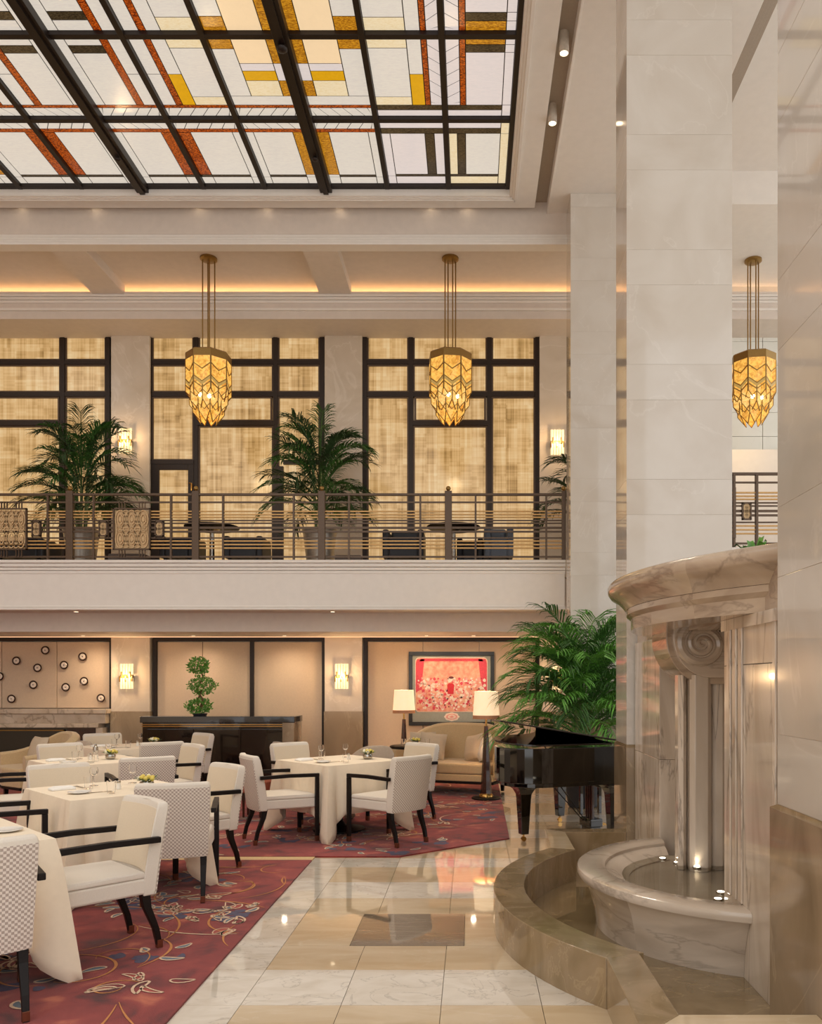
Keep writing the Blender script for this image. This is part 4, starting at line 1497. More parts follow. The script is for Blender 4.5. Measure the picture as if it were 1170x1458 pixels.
# ============================================================ PLANTS
def frond(mb, base, direc, L, lift, droop, nl=26, ll=.38, rr=R, w=.017):
    """a feather leaf: curved midrib with two rows of narrow leaflets"""
    d = Vector((math.cos(direc), math.sin(direc), 0))
    side = Vector((-math.sin(direc), math.cos(direc), 0))
    pts = []
    N_ = 14
    p = Vector(base)
    ang = lift
    for i in range(N_ + 1):
        pts.append(p.copy())
        p = p + (d * math.cos(ang) + Vector((0, 0, 1)) * math.sin(ang)) * (L / N_)
        ang -= droop / N_ * (0.4 + 1.2 * i / N_)
    mb.tube(pts, [.011 * (1 - .8 * i / N_) + .002 for i in range(N_ + 1)], 4)
    for k in range(nl):
        u = .22 + .78 * k / (nl - 1)
        f = u * N_
        i = min(int(f), N_ - 1)
        c = pts[i].lerp(pts[i + 1], f - i)
        tan = (pts[i + 1] - pts[i]).normalized()
        up = side.cross(tan)
        if up.z < 0:
            up = -up
        for s in (-1, 1):
            l = ll * (math.sin(PI * min(1, .18 + .75 * (1 - u) + .12)) ** .6) * rr.uniform(.85, 1.1)
            a = 1.08 - .5 * u + rr.uniform(-.12, .12)
            dr = (tan * math.cos(a) + side * s * math.sin(a) + up * .28).normalized()
            q0 = c
            q1 = c + dr * l * .5 + Vector((0, 0, -.02 * l))
            dp = rr.uniform(.6, 1.25)
            q2 = c + dr * l * .86 + Vector((0, 0, -.24 * l * dp))
            q3 = c + dr * l + Vector((0, 0, -.42 * l * dp))
            wd = (dr.cross(Vector((0, 0, 1))))
            if wd.length < .05:
                wd = tan.copy()
            wd.normalize()
            wv = w
            mb.add([q0 - wd * .003, q0 + wd * .003, q1 + wd * wv, q1 - wd * wv, q2 + wd * wv * .65, q2 - wd * wv * .65, q3, q1 - Vector((0, 0, .006)), q2 - Vector((0, 0, .004))],
                   [(0, 1, 2, 7), (0, 7, 3), (3, 7, 8, 5), (7, 2, 4, 8), (5, 8, 6), (8, 4, 6)])


def palm(label, loc, H, spread, nf, seed, mat, mat2=None, ll=.36, pot=True, group=None, low=.25, pot_mat=None, w=.0105, sqy=.72):
    rr = random.Random(seed)
    t = thing('potted_palm', label, 'palm', loc, 0, group)
    pz = 0
    if pot:
        pz = .62
        MB().lathe([(.17, 0), (.20, .02), (.25, .45), (.27, .60), (.285, .63), (.26, .64), (.24, .60), (.0 + .02, .58)], n=24).build('pot', pot_mat or M['silver_pot'], t, smooth=True)
        MB().lathe([(.24, .585), (.24, .60), (.05, .605)], n=18).build('soil', M['soil'], t)
    for k in range(5):
        a = k * 2.4 + .3
        mb = MB().tube([(.06 * math.cos(a), .06 * math.sin(a), pz - .02), (.09 * math.cos(a), .09 * math.sin(a), pz + H * .22), (.12 * math.cos(a), .12 * math.sin(a), pz + H * .42)], [.022, .018, .012], 6)
        mb.build('cane', M['stem'], t, smooth=True)
    for k in range(nf):
        u = k / (nf - 1)
        a = k * 2.39996 + rr.uniform(-.3, .3)
        hgt = pz + H * (low * .35 + .50 * u * rr.uniform(.75, 1.05))
        lift = .55 + .95 * u + rr.uniform(-.15, .15)
        L = spread * (1.0 - .05 * u) * rr.uniform(.8, 1.12)
        mb = MB()
        frond(mb, (.1 * math.cos(a), .1 * math.sin(a), hgt), a, L, min(lift, 1.45), rr.uniform(1.0, 2.0), 30, ll * rr.uniform(.85, 1.1), rr, w)
        mb.v = [(a_, b_ * sqy, c_) for a_, b_, c_ in mb.v]
        mb.build('frond', (mat2 if (mat2 and k % 2) else mat), t)
    return t


palm('tall dark palm in a silver pot on the balcony left of the bronze door', (px(118, 0, 13.3)[0], 13.25, ZB - .02), 2.1, .82, 48, 11, M['leaf_dark'], M['leaf'], group='palms in silver pots on the balcony')
palm('tall green palm in a silver pot on the balcony between the two pendant lamps', (px(456, 0, 13.3)[0], 13.25, ZB - .02), 2.25, .82, 44, 23, M['leaf'], M['leaf_dark'], group='palms in silver pots on the balcony')
palm('palm at the far right end of the balcony, mostly hidden by the column', (px(838, 0, 13.4)[0], 13.3, ZB - .02), 1.35, .85, 18, 5, M['leaf_dark'], group='palms in silver pots on the balcony')
palm('lush bright green palm standing on the floor behind the grand piano', (px(830, 0, 10.75)[0], 10.75, 0), 1.75, .95, 74, 31, M['leaf_bright'], M['leaf'], ll=.46, low=.5, pot_mat=M['charcoal'], w=.0105, sqy=.60)

# small plant on the fountain top
t = thing('leafy_plant', 'small broad-leaved green plant on top of the fountain cornice', 'plant', (1.70, 4.95, 2.285))
MB().lathe([(.07, 0), (.09, .06), (.085, .07), (.02, .06)], n=16).build('bowl', M['charcoal'], t, smooth=True)
for k in range(15):
    a = k * 2.4
    l = R.uniform(.13, .21)
    el = R.uniform(.35, 1.3)
    d = Vector((math.cos(a) * math.cos(el), math.sin(a) * math.cos(el), math.sin(el)))
    s = Vector((-math.sin(a), math.cos(a), 0)) * .028
    b = Vector((0, 0, .06))
    q1, q2, q3 = b + d * l * .4, b + d * l * .8, b + d * l - Vector((0, 0, .05 * l / .2))
    dn = Vector((0, 0, -.008))
    MB().add([b, q1 + s, q1 + dn, q1 - s, q2 + s * .8, q2 + dn, q2 - s * .8, q3], [(0, 2, 1), (0, 3, 2), (1, 2, 5, 4), (2, 3, 6, 5), (4, 5, 7), (5, 6, 7)]).build('leaf', M['leaf'] if k % 2 else M['leaf_bright'], t)

# ============================================================ CONSOLE WITH TREE
x0 = px(200, 0, 13.2)[0]
x1 = px(420, 0, 13.2)[0]
zt_ = px(0, 1020, 13.2)[1]
cn = thing('sideboard', 'long black lacquered sideboard with gold lines under the potted tree', 'sideboard', (0, 13.2, 0))
box('body', M['dark_lacquer'], x0 + .03, x1 - .03, 0, .55, .04, zt_ - .05, cn, .006)
box('plinth', M['dark_wood'], x0 + .08, x1 - .08, .04, .52, .0, .04, cn)
box('top', M['dark_lacquer'], x0, x1, -.03, .58, zt_ - .10, zt_, cn, .008)
for z in (zt_ - .135, zt_ - .165):
    box('gold_inlay', M['brass_bright'], x0 + .02, x1 - .02, -.012, .0, z, z + .010, cn)
for k in range(3):
    a = x0 + .10 + k * (x1 - x0 - .2) / 3
    box('door', M['dark_lacquer'], a + .01, a + (x1 - x0 - .2) / 3 - .01, -.014, .0, .10, zt_ - .20, cn, .005)
box('end_panel', M['grey_stone'], x1 - .20, x1 - .012, -.02, .56, .03, zt_ - .10, cn, .004)
tr = thing('ornamental_tree', 'small clipped tree in three leafy tiers on the black sideboard', 'potted tree', (px(284, 0, 13.4)[0], 13.42, zt_))
mb = MB().lathe([(.10, 0), (.12, .035), (.11, .04), (.02, .038)], n=18)
mb.build('bowl', M['charcoal'], tr, smooth=True)
MB().tube([(0, 0, .08), (.05, 0, .25), (-.06, .02, .42), (.05, 0, .62), (-.02, 0, .85)], [.025, .022, .018, .013, .008], 7).build('trunk', M['bark'], tr, smooth=True)
MB().tube([(.03, 0, .08), (-.06, .02, .22), (.04, -.02, .42)], [.016, .014, .01], 6).build('trunk', M['bark'], tr, smooth=True)
for (cx_, cz_, rx, rz) in ((-.02, .15, .22, .14), (.04, .48, .24, .16), (-.03, .80, .19, .15)):
    mb = MB()
    for i in range(560):
        a, b = R.uniform(0, 2 * PI), math.asin(R.uniform(-1, 1))
        rad = R.uniform(.6, 1)
        p = Vector((cx_ + rx * rad * math.cos(a) * math.cos(b), .75 * rx * rad * math.sin(a) * math.cos(b), cz_ + rz * rad * math.sin(b)))
        d = Vector((R.uniform(-1, 1), R.uniform(-1, 1), R.uniform(-.2, 1))).normalized()
        s = d.cross(Vector((R.uniform(-1, 1), R.uniform(-1, 1), R.uniform(-1, 1)))).normalized() * .012
        l = R.uniform(.04, .07)
        mb.add([p, p + d * l * .5 + s, p + d * l, p + d * l * .5 - s], [(0, 1, 2, 3)])
    o = mb.build('leaf_tier', M['leaf_bright'], tr)
    o['kind'] = 'stuff'


# ============================================================ CHAIRS
def make_chair():
    t = thing('dining_chair', '', 'chair')
    # seat
    mb = MB()
    prof = [(-.245, .36), (-.25, .375), (-.25, .455), (-.24, .47)]
    mb.rings([[(-.235, -.24, .34), (.235, -.24, .34), (.258, .27, .34), (-.258, .27, .34)],
              [(-.238, -.245, .355), (.238, -.245, .355), (.262, .278, .355), (-.262, .278, .355)],
              [(-.238, -.245, .435), (.238, -.245, .435), (.262, .278, .435), (-.262, .278, .435)]])
    mb.build('seat', M['cream_fabric'], t, .012)
    mb = MB()
    mb.rings([[(-.235, -.23, .437), (.235, -.23, .437), (.26, .275, .437), (-.26, .275, .437)],
              [(-.238, -.235, .45), (.238, -.235, .45), (.264, .280, .45), (-.264, .280, .45)],
              [(-.24, -.22, .475), (.24, -.22, .475), (.248, .255, .475), (-.248, .255, .475)]])
    mb.build('seat_pad', M['cream_fabric'], t, .012, seg=3)
    # back: lofted rings, slightly curved in plan, raked
    def back_ring(z, y_in, y_out, hw, curve=.035, n=8):
        inner = [(-hw + 2 * hw * i / n, y_in - curve * (1 - (2 * i / n - 1) ** 2), z) for i in range(n + 1)]
        outer = [(hw - 2 * hw * i / n, y_out - curve * (1 - (2 * i / n - 1) ** 2), z) for i in range(n + 1)]
        return inner + outer
    zs = [(.33, -.215, -.285, .238), (.36, -.215, -.292, .242), (.475, -.222, -.305, .246), (.60, -.242, -.322, .251), (.74, -.268, -.345, .256), (.84, -.290, -.362, .258), (.868, -.300, -.362, .250), (.878, -.312, -.350, .238)]
    mb = MB().rings([list(reversed(back_ring(*z))) for z in zs])
    mb.build('backrest', M['cream_fabric'], t, .010, smooth=True)
    # warm inner face
    def face(ys, off, hwf, name, mat, z0=0, z1=99):
        mb = MB()
        rr_ = []
        for z, yi, yo, hw in zs:
            if z < z0 or z > z1:
                continue
            y = (yi if ys == 'in' else yo)
            n = 10
            hw2 = hw * hwf
            row = [(-hw2 + 2 * hw2 * i / n, y + off - .035 * (1 - (hwf * (2 * i / n - 1)) ** 2), z) for i in range(n + 1)]
            back = [(x, y_ - math.copysign(.006, off), z_) for x, y_, z_ in reversed(row)]
            rr_.append(row + back if off > 0 else list(reversed(row + back)))
        return MB().rings([list(reversed(r)) for r in rr_]).build(name, mat, t, smooth=True)
    face('in', .004, .965, 'inner_panel', M['tan_fabric'], .47, .86)
    face('out', -.006, .985, 'checked_back', M['check'], .32, .86)
    # arms and front legs in one bent dark bar each; legs separate
    for s in (-1, 1):
        x = s * .278
        w = .019
        mb = MB().rings([[(x - w, -.30, .645), (x + w, -.30, .645), (x + w, -.30, .68), (x - w, -.30, .68)],
                         [(x - w, .0, .652), (x + w, .0, .652), (x + w, .0, .688), (x - w, .0, .688)],
                         [(x - w, .30, .645), (x + w, .30, .645), (x + w, .30, .682), (x - w, .30, .682)]])
        mb.build('armrest', M['dark_wood'], t, .005)
        mb = MB().rings([[(x - .017, .262, .0), (x + .017, .262, .0), (x + .017, .296, .0), (x - .017, .296, .0)],
                         [(x - w, .258, .36), (x + w, .258, .36), (x + w, .298, .36), (x - w, .298, .36)],
                         [(x - w, .262, .645), (x + w, .262, .645), (x + w, .298, .645), (x - w, .298, .645)]])
        lg = mb.build('leg', M['dark_wood'], t, .003)
        box('ferrule', M['ferrule'], x - .018, x + .018, .261, .297, 0, .055, lg, .002)
        x2 = s * .205
        mb = MB().rings([[(x2 - .015, -.345, 0), (x2 + .015, -.345, 0), (x2 + .015, -.313, 0), (x2 - .015, -.313, 0)],
                         [(x2 - .017, -.322, .12), (x2 + .017, -.322, .12), (x2 + .017, -.286, .12), (x2 - .017, -.286, .12)],
                         [(x2 - .021, -.272, .26), (x2 + .021, -.272, .26), (x2 + .021, -.225, .26), (x2 - .021, -.225, .26)],
                         [(x2 - .024, -.262, .36), (x2 + .024, -.262, .36), (x2 + .024, -.205, .36), (x2 - .024, -.205, .36)]])
        lg = mb.build('leg', M['dark_wood'], t, .003)
        box('ferrule', M['ferrule'], x2 - .0165, x2 + .0165, -.344, -.309, 0, .05, lg, .002)
    return t


ch0 = make_chair()
CH = [  # x, y, facing deg (direction the sitter looks), label
    (-2.25, 4.90, 225, 'cream armchair with dark arms in the foreground, seat turned to the nearest table'),
    (-2.22, 6.26, 105, 'check-backed chair seen from behind at the second table, beside the foreground armchair'),
    (-2.45, 4.03, 127, 'check-backed chair at the lower left picture corner, nearest of all'),
    (-2.38, 7.08, 225, 'cream chair facing left at the right corner of the second table'),
    (-3.42, 7.08, 312, 'cream chair back behind the second table, left of the flower bowl'),
    (-3.46, 6.02, 38, 'dark-armed chair mostly outside the left edge, at the second table'),
    (-4.52, 8.12, 28, 'chair seen side-on at the left edge with its arm over the third table'),
    (-3.30, 8.30, 122, 'check-backed chair seen from behind at the third table'),
    (-3.50, 9.50, 222, 'cream chair facing left with dark arm at the right end of the third table'),
    (-4.62, 9.60, 318, 'cream chair back at the far side of the third table'),
    (-3.94, 10.35, 125, 'check-backed chair at the farthest left table'),
    (-4.05, 11.6, 225, 'upright cream chair in front of the black sideboard'),
    (-5.02, 11.55, 312, 'cream chair back at the farthest left table, before the fireplace'),
    (-1.93, 8.46, 30, 'cream armchair at left of the middle table, its back turned to the left'),
    (-.83, 8.36, 140, 'check-backed armchair at right of the middle table, nearer one'),
    (-.80, 9.62, 228, 'cream chair at the far right side of the middle table, before the sofa'),
    (-1.93, 9.72, 318, 'cream chair back at the far left side of the middle table'),
]
for i, (x, y, deg, lb) in enumerate(CH):
    rz = math.radians(deg - 90)
    if i == 0:
        ch0.location = (x, y, .0125)
        ch0.rotation_euler = (0, 0, rz)
        ch0['label'] = lb
        ch0['group'] = 'dining armchairs'
    else:
        dup(ch0, (x, y, .0125), rz, lb, 'dining armchairs')


# ============================================================ TABLES
def cloth(half, drop, seed):
    rr = random.Random(seed)
    mb = MB()
    per = 168
    rows = 9
    top = .755
    ph = [rr.uniform(0, 6) for _ in range(4)]
    rings = []
    inner = []
    for j in range(rows + 1):
        v = j / rows
        ring = []
        for i in range(per):
            s = i / per * 4
            side = int(s) % 4
            f = s - int(s)
            q = f * 2 - 1
            base = Vector((q * half, -half, 0))
            nrm = Vector((0, -1, 0))
            dc = 1 - abs(q)            # 0 at corner
            cr = math.exp(-(dc / .13) ** 2)
            diag = Vector((math.copysign(1, q), -1, 0)).normalized()
            d = drop * (1 + .62 * max(0, 1 - dc / .36) ** 1.1)
            fold = .012 * math.sin(q * 9 + ph[side]) + .008 * math.sin(q * 17 + ph[(side + 1) % 4])
            out = .008 + v * (.045 + fold) * (1 - cr)
            out_c = v ** .9 * .15 * cr
            tw = math.copysign(1, q) * v * .05 * math.exp(-((dc - .12) / .09) ** 2)
            p = base + nrm * (out - v * .075 * math.exp(-((dc - .20) / .07) ** 2)) + diag * out_c + Vector((-tw, 0, 0))
            z = top - min(v * d, d) - (0 if j else 0)
            if j == 0:
                z = top
                p = base
            p = Matrix.Rotation(side * PI / 2, 3, 'Z') @ p
            ring.append((p.x, p.y, z))
        rings.append(ring)
    o = len(mb.v)
    mb.v += [tuple(p) for r in rings for p in r]
    for j in range(rows):
        for i in range(per):
            k = (i + 1) % per
            mb.f.append((j * per + i, (j + 1) * per + i, (j + 1) * per + k, j * per + k))
    mb.f.append(tuple(range(per)))
    return mb


def table(x, y, rz, half, lb, n, seed, drop=.50):
    t = thing('dining_table', lb[0], 'table', (x, y, .0125), rz)
    box('tabletop', M['dark_wood'], -half + .02, half - .02, -half + .02, half - .02, .71, .748, t, .006)
    MB().lathe([(.28, 0), (.28, .02), (.08, .05), (.045, .10), (.045, .68), (.12, .71)], n=20).build('pedestal', M['dark_wood'], t, smooth=True)
    c = cloth(half, drop, seed).build('tablecloth', M['cloth'], None, smooth=True)
    c.location = (x, y, .0145)
    c.rotation_euler = (0, 0, rz)
    tag(c, lb[1], 'tablecloth', 'cream tablecloths')
    md = c.modifiers.new('thick', 'SOLIDIFY')
    md.thickness = .003
    md.offset = -1


TT = [(-2.93, 4.44, .50, 'pedestal table nearest the camera at the left edge, under cream cloth', 'cream tablecloth of the nearest table with corner hanging down in front'),
      (-2.83, 6.55, .49, 'second pedestal table behind the foreground armchair, under cream cloth', 'cream tablecloth on the second table, behind the foreground armchair'),
      (-4.08, 8.95, .49, 'pedestal table at left, third from the camera, under cream cloth', 'cream tablecloth on the third table at left, set with glasses and pepper mill'),
      (-1.43, 8.99, .48, 'pedestal table in the middle of the far carpet, under cream cloth', 'cream tablecloth on the middle table with pointed corner near the left armchair'),
      (-4.52, 10.95, .50, 'farthest left pedestal table in front of the sideboard, under cream cloth', 'cream tablecloth on the farthest left table before the sideboard')]
for i, (x, y, h, a, b) in enumerate(TT):
    table(x, y, PI / 4, h, (a, b), i, i + 3)

# ---- table setting items
TZ = .0145 + .755 + .001


def posy():
    t = thing('flower_bowl', '', 'flower bowl')
    MB().lathe([(.035, 0), (.05, .01), (.055, .045), (.05, .055), (.045, .05), (.04, .02)], n=16).build('bowl', M['steel'], t, smooth=True)
    for k in range(11):
        a = k * 2.4
        r = .015 + .045 * math.sqrt(k / 11)
        mb = MB().ball((r * math.cos(a), r * math.sin(a), .075 + .02 * (1 - k / 11)), .019, 7, 5)
        mb.build('bloom', M['flower_yellow'] if k % 3 else M['flower_white'], t, smooth=True)
    mb = MB()
    for k in range(26):
        a = k * 2.4
        d = Vector((math.cos(a), math.sin(a), R.uniform(.1, .7))).normalized()
        p = Vector((.03 * math.cos(a), .03 * math.sin(a), .06))
        s = Vector((-math.sin(a), math.cos(a), 0)) * .012
        mb.add([p, p + d * .04 + s, p + d * .08, p + d * .04 - s], [(0, 1, 2, 3)])
    mb.build('foliage', M['leaf'], t)
    return t


def wine_glass():
    t = thing('wine_glass', '', 'glass')
    MB().lathe([(.034, 0), (.034, .003), (.006, .008), (.004, .075), (.02, .085), (.032, .105), (.033, .125), (.028, .15), (.026, .15), (.030, .125), (.029, .105), (.018, .089), (.001, .083)], n=16).build('bowl_and_stem', M['glass'], t, smooth=True)
    return t


def tumbler():
    t = thing('water_glass', '', 'glass')
    MB().lathe([(.028, 0), (.035, .095), (.033, .095), (.027, .008), (.001, .008)], n=16).build('tumbler', M['glass'], t, smooth=True)
    return t


def setting_plate():
    t = thing('side_plate', '', 'plate')
    MB().lathe([(.05, 0), (.085, .012), (.084, .015), (.05, .005), (.001, .005)], n=22).build('plate', M['porcelain'], t, smooth=True)
    return t


def napkin():
    t = thing('folded_napkin', '', 'napkin')
    mb = MB()
    mb.rings([[(-.09, -.05, 0), (.09, -.05, 0), (.09, .05, 0), (-.09, .05, 0)], [(-.088, -.05, .012), (.088, -.048, .016), (.088, .048, .012), (-.088, .05, .016)], [(-.05, -.03, .026), (.06, -.03, .03), (.06, .03, .026), (-.05, .03, .03)]])
    mb.build('linen', M['napkin'], t, .004)
    return t


def cutlery():
    t = thing('cutlery_pair', '', 'cutlery')
    MB().box(-.012, -.004, -.10, .03, 0, .003).box(-.015, -.001, .03, .10, 0, .002).build('knife', M['steel'], t)
    MB().box(.008, .013, -.10, .04, 0, .003).box(.004, .007, .06, .10, 0, .002).box(.009, .012, .06, .10, 0, .002).box(.014, .017, .06, .10, 0, .002).box(.004, .017, .04, .06, 0, .002).build('fork', M['steel'], t)
    return t


def shaker():
    t = thing('salt_shaker', '', 'shaker')
    MB().lathe([(.018, 0), (.02, .01), (.014, .045), (.016, .05)], n=12).build('body', M['porcelain'], t, smooth=True)
    MB().lathe([(.016, .05), (.017, .06), (.008, .07)], n=12).build('cap', M['steel'], t, smooth=True)
    return t


def mill():
    t = thing('pepper_mill', '', 'mill')
    MB().lathe([(.03, 0), (.032, .03), (.022, .08), (.027, .115)], n=14).build('body', M['glass'], t, smooth=True)
    MB().lathe([(.027, .116), (.026, .15), (.012, .16), (.014, .172), (.006, .185)], n=14).build('crown', M['steel'], t, smooth=True)
    return t


protos = {'posy': posy, 'wine': wine_glass, 'tumbler': tumbler, 'plate': setting_plate, 'napkin': napkin, 'cutlery': cutlery, 'shaker': shaker, 'mill': mill}
first_of = {}


def put(kind, x, y, z, rz, label, group):
    if kind not in first_of:
        t = protos[kind]()
        first_of[kind] = t
        t.location = (x, y, z)
        t.rotation_euler = (0, 0, rz)
        t['label'] = label
        t['group'] = group
        return t
    return dup(first_of[kind], (x, y, z), rz, label, group)


where_t = ['the nearest table', 'the second table', 'the third table at left', 'the middle table', 'the farthest left table']
off = [('posy', .22, .20, 'small bowl of yellow flowers on'), ('shaker', .02, .12, 'white salt shaker beside the flowers on')]
for i, (x, y, h, _, _) in enumerate(TT):
    w = where_t[i]
    c, s = x, y
    if i == 0:
        put('plate', x + .33, y + .2, TZ, 0, 'white side plate near the corner of ' + w, 'side plates')
        put('posy', x + .02, y + .22, TZ, 0, 'small bowl of yellow flowers on ' + w, 'bowls of flowers')
        continue
    px_ = {1: (.27, .0), 2: (.14, .12), 3: (.30, .10), 4: (.30, .10)}[i]
    put('posy', x + px_[0], y + px_[1], TZ, i * .7, 'small silver bowl of yellow flowers on ' + w, 'bowls of flowers')
    put('shaker', x + px_[0] - .20, y + px_[1] - .05, TZ, 0, 'white salt shaker left of the flowers on ' + w, 'salt shakers')
    put('tumbler', x - .18, y - .02, TZ, 0, 'clear water glass left of the centre of ' + w, 'water glasses')
    put('tumbler', x + .12, y - .30, TZ, 0, 'clear water glass near the front corner of ' + w, 'water glasses')
    put('wine', x - .22, y + .16, TZ, 0, 'stemmed wine glass at the back left of ' + w, 'wine glasses')
    put('wine', x + .02, y + .34, TZ, 0, 'stemmed wine glass at the back corner of ' + w, 'wine glasses')
    put('napkin', x - .36, y - .08, TZ, PI / 4, 'folded white napkin at the left corner of ' + w, 'folded napkins')
    put('napkin', x + .08, y - .44 + .1, TZ + .0, -PI / 4, 'folded white napkin at the front of ' + w, 'folded napkins') if i == 9 else None
    put('cutlery', x - .30, y + .08, TZ, PI / 4, 'knife and fork beside the napkin on ' + w, 'laid cutlery')
    put('plate', x - .12, y - .30, TZ, 0, 'white side plate near the front left edge of ' + w, 'side plates')
    put('cutlery', x + .0, y - .24, TZ, -PI / 4, 'knife and fork in front of the plate on ' + w, 'laid cutlery')
put('mill', -4.0, 8.84, TZ, 0, 'glass pepper mill with steel top standing on the third table at left', 'pepper mills')

# dark cafe table by the sofa
ct = thing('low_table', 'small dark round table with flowers in front of the sofa', 'side table', (px(590, 0, 11.4)[0], 11.4, .0125))
MB().lathe([(.34, .70), (.34, .73), (.33, .735)], n=30).build('tabletop', M['dark_wood'], ct, smooth=True)
MB().lathe([(.22, 0), (.22, .02), (.04, .05), (.035, .66), (.10, .70)], n=20).build('pedestal', M['dark_wood'], ct, smooth=True)
cx_ = ct.location.x
z_ = .0125 + .736
put('posy', cx_ + .02, 11.35, z_, .5, 'bowl of yellow flowers on the small dark table by the sofa', 'bowls of flowers')
put('tumbler', cx_ - .14, 11.3, z_, 0, 'water glass left of the flowers on the small dark table', 'water glasses')
put('tumbler', cx_ + .18, 11.32, z_, 0, 'water glass right of the flowers on the small dark table', 'water glasses')
put('plate', cx_ - .02, 11.18, z_, 0, 'white side plate on the small dark table by the sofa', 'side plates')


# ============================================================ TUB CHAIRS, SOFAS
def shell(W, D, zb, z_side, z_back, th, n=28, arch=.0, front=.0):
    """U-shaped upholstered shell, open towards +Y? (sitter looks to -Y); returns rings"""
    rings = []
    for i in range(n + 1):
        a = PI * i / n                      # 0 right arm front .. pi left arm front
        k = math.sin(a)
        ex = lambda r: (math.copysign(abs(math.cos(a)) ** .55, math.cos(a)) * (W / 2 + r))
        ey = lambda r: (abs(math.sin(a)) ** .6 * (D + r))
        zt__ = z_side + (z_back - z_side) * k ** 1.3
        o = (ex(0), ey(0) + front)
        ii = (ex(-th), ey(-th) + front)
        rings.append([(o[0], o[1], zb), (o[0], o[1], zt__ - .03), ((o[0] * .75 + ii[0] * .25), (o[1] * .75 + ii[1] * .25), zt__), ((o[0] * .25 + ii[0] * .75), (o[1] * .25 + ii[1] * .75), zt__), (ii[0], ii[1], zt__ - .03), (ii[0], ii[1], zb)])
    return rings


def pillow(parent, loc, rot, s, mat, label=None):
    mb = MB()
    n = 8
    vs = []
    for side in (1, -1):
        for i in range(n + 1):
            for j in range(n + 1):
                u, v = i / n * 2 - 1, j / n * 2 - 1
                h = .075 * (1 - u ** 4) ** .6 * (1 - v ** 4) ** .6
                e = 1 - .06 * (1 - abs(u * v))
                vs.append((u * s / 2 * e, side * h, v * s / 2 * e))
    m = (n + 1) ** 2
    fs = []
    for q in range(2):
        for i in range(n):
            for j in range(n):
                a = q * m + i * (n + 1) + j
                f = (a, a + 1, a + n + 2, a + n + 1)
                fs.append(f if q == 0 else tuple(reversed(f)))
    mb.add(vs, fs)
    o = mb.build('cushion', mat, parent, smooth=True)
    o.location = loc
    o.rotation_euler = rot
    return o


def sofa(label, loc, rz, W=1.45, zb=.99, group=None):
    t = thing('sofa', label, 'sofa', loc, rz, group)
    MB().rings(shell(W, .82, .22, .62, zb, .11)).build('backrest', M['sofa_fabric'], t, smooth=True)
    MB().rings([[(x * 1.012, y * 1.008, z) if k in (0, 1) else (x * 1.002, y * 1.0, z - (.035 if k == 3 else .01)) for k, (x, y, z) in enumerate((r[0], (r[0][0], r[0][1], r[1][2] - .02), (r[0][0] * .985, r[0][1] * .985, r[1][2] - .02), (r[0][0] * .985, r[0][1] * .985, r[0][2] + .04)))] for r in shell(W, .82, .22, .62, zb, .11)]).build('outer_side', M['rib_fabric'], t, smooth=True)
    pts = [(W / 2 * .84 * math.copysign(abs(math.cos(a)) ** .6, math.cos(a)), .70 * abs(math.sin(a)) ** .6) for a in [PI * i / 16 for i in range(17)]]
    fr = [(-W / 2 * .84, -.05), (0, -.12), (W / 2 * .84, -.05)]
    MB().prism(fr + pts, .30, .45).build('seat_cushion', M['sofa_fabric'], t, .03, seg=3, smooth=False)
    MB().prism([(x * 1.05, y * 1.03 + (0 if y > 0 else .0)) for x, y in fr + pts], .20, .295).build('seat_base', M['sofa_fabric'], t, .01)
    MB().prism([(x * 1.08, y * 1.05) for x, y in fr + pts], .165, .198).build('wood_rail', M['dark_wood'], t, .004)
    for sx in (-1, 1):
        for yy in (.06, .62):
            X = sx * W * .38
            MB().rings([[(X - .02, yy - .02, 0), (X + .02, yy - .02, 0), (X + .02, yy + .02, 0), (X - .02, yy + .02, 0)], [(X - .03, yy - .03, .164), (X + .03, yy - .03, .164), (X + .03, yy + .03, .164), (X - .03, yy + .03, .164)]]).build('leg', M['dark_wood'], t)
    return t


sf = sofa('curved tan loveseat with four cushions under the pink picture', (-.40, 11.95, .0125), -.42, 1.78, .99)


def cush(label, loc, rot, s, mat):
    t = pillow(None, loc, rot, s, mat)
    tag(t, label, 'cushion', 'cushions on the loveseats')
    return t


cs = sf.location


def on_sofa(o, x, y):
    a = o.rotation_euler.z
    return (o.location.x + x * math.cos(a) - y * math.sin(a), o.location.y + x * math.sin(a) + y * math.cos(a), .67)


sa = -.42
cush('pale cushion leaning in the left end of the picture-wall sofa', on_sofa(sf, -.54, .42), (-.25, 0, sa + .5), .40, M['cushion'])
cush('grey cream cushion in front at the left end of the picture-wall sofa', on_sofa(sf, -.32, .30), (-.35, .1, sa + .35), .40, M['cushion'])
cush('striped cushion at the right end of the picture-wall sofa', on_sofa(sf, .33, .34), (-.3, -.2, sa - .5), .38, M['cushion'])
cush('cream cushion pressed against the right arm of the picture-wall sofa', on_sofa(sf, .56, .22), (-.3, -.2, sa - 1.0), .40, M['cream_fabric'])
sf2 = sofa('curved tan loveseat at the left edge in front of the fireplace', (px(22, 0, 11.4)[0], 11.3, .0125), -.75, 1.05, .90)
cush('gold beige cushion on the loveseat by the fireplace', on_sofa(sf2, -.05, .36), (-.3, 0, -.6), .38, M['cushion'])


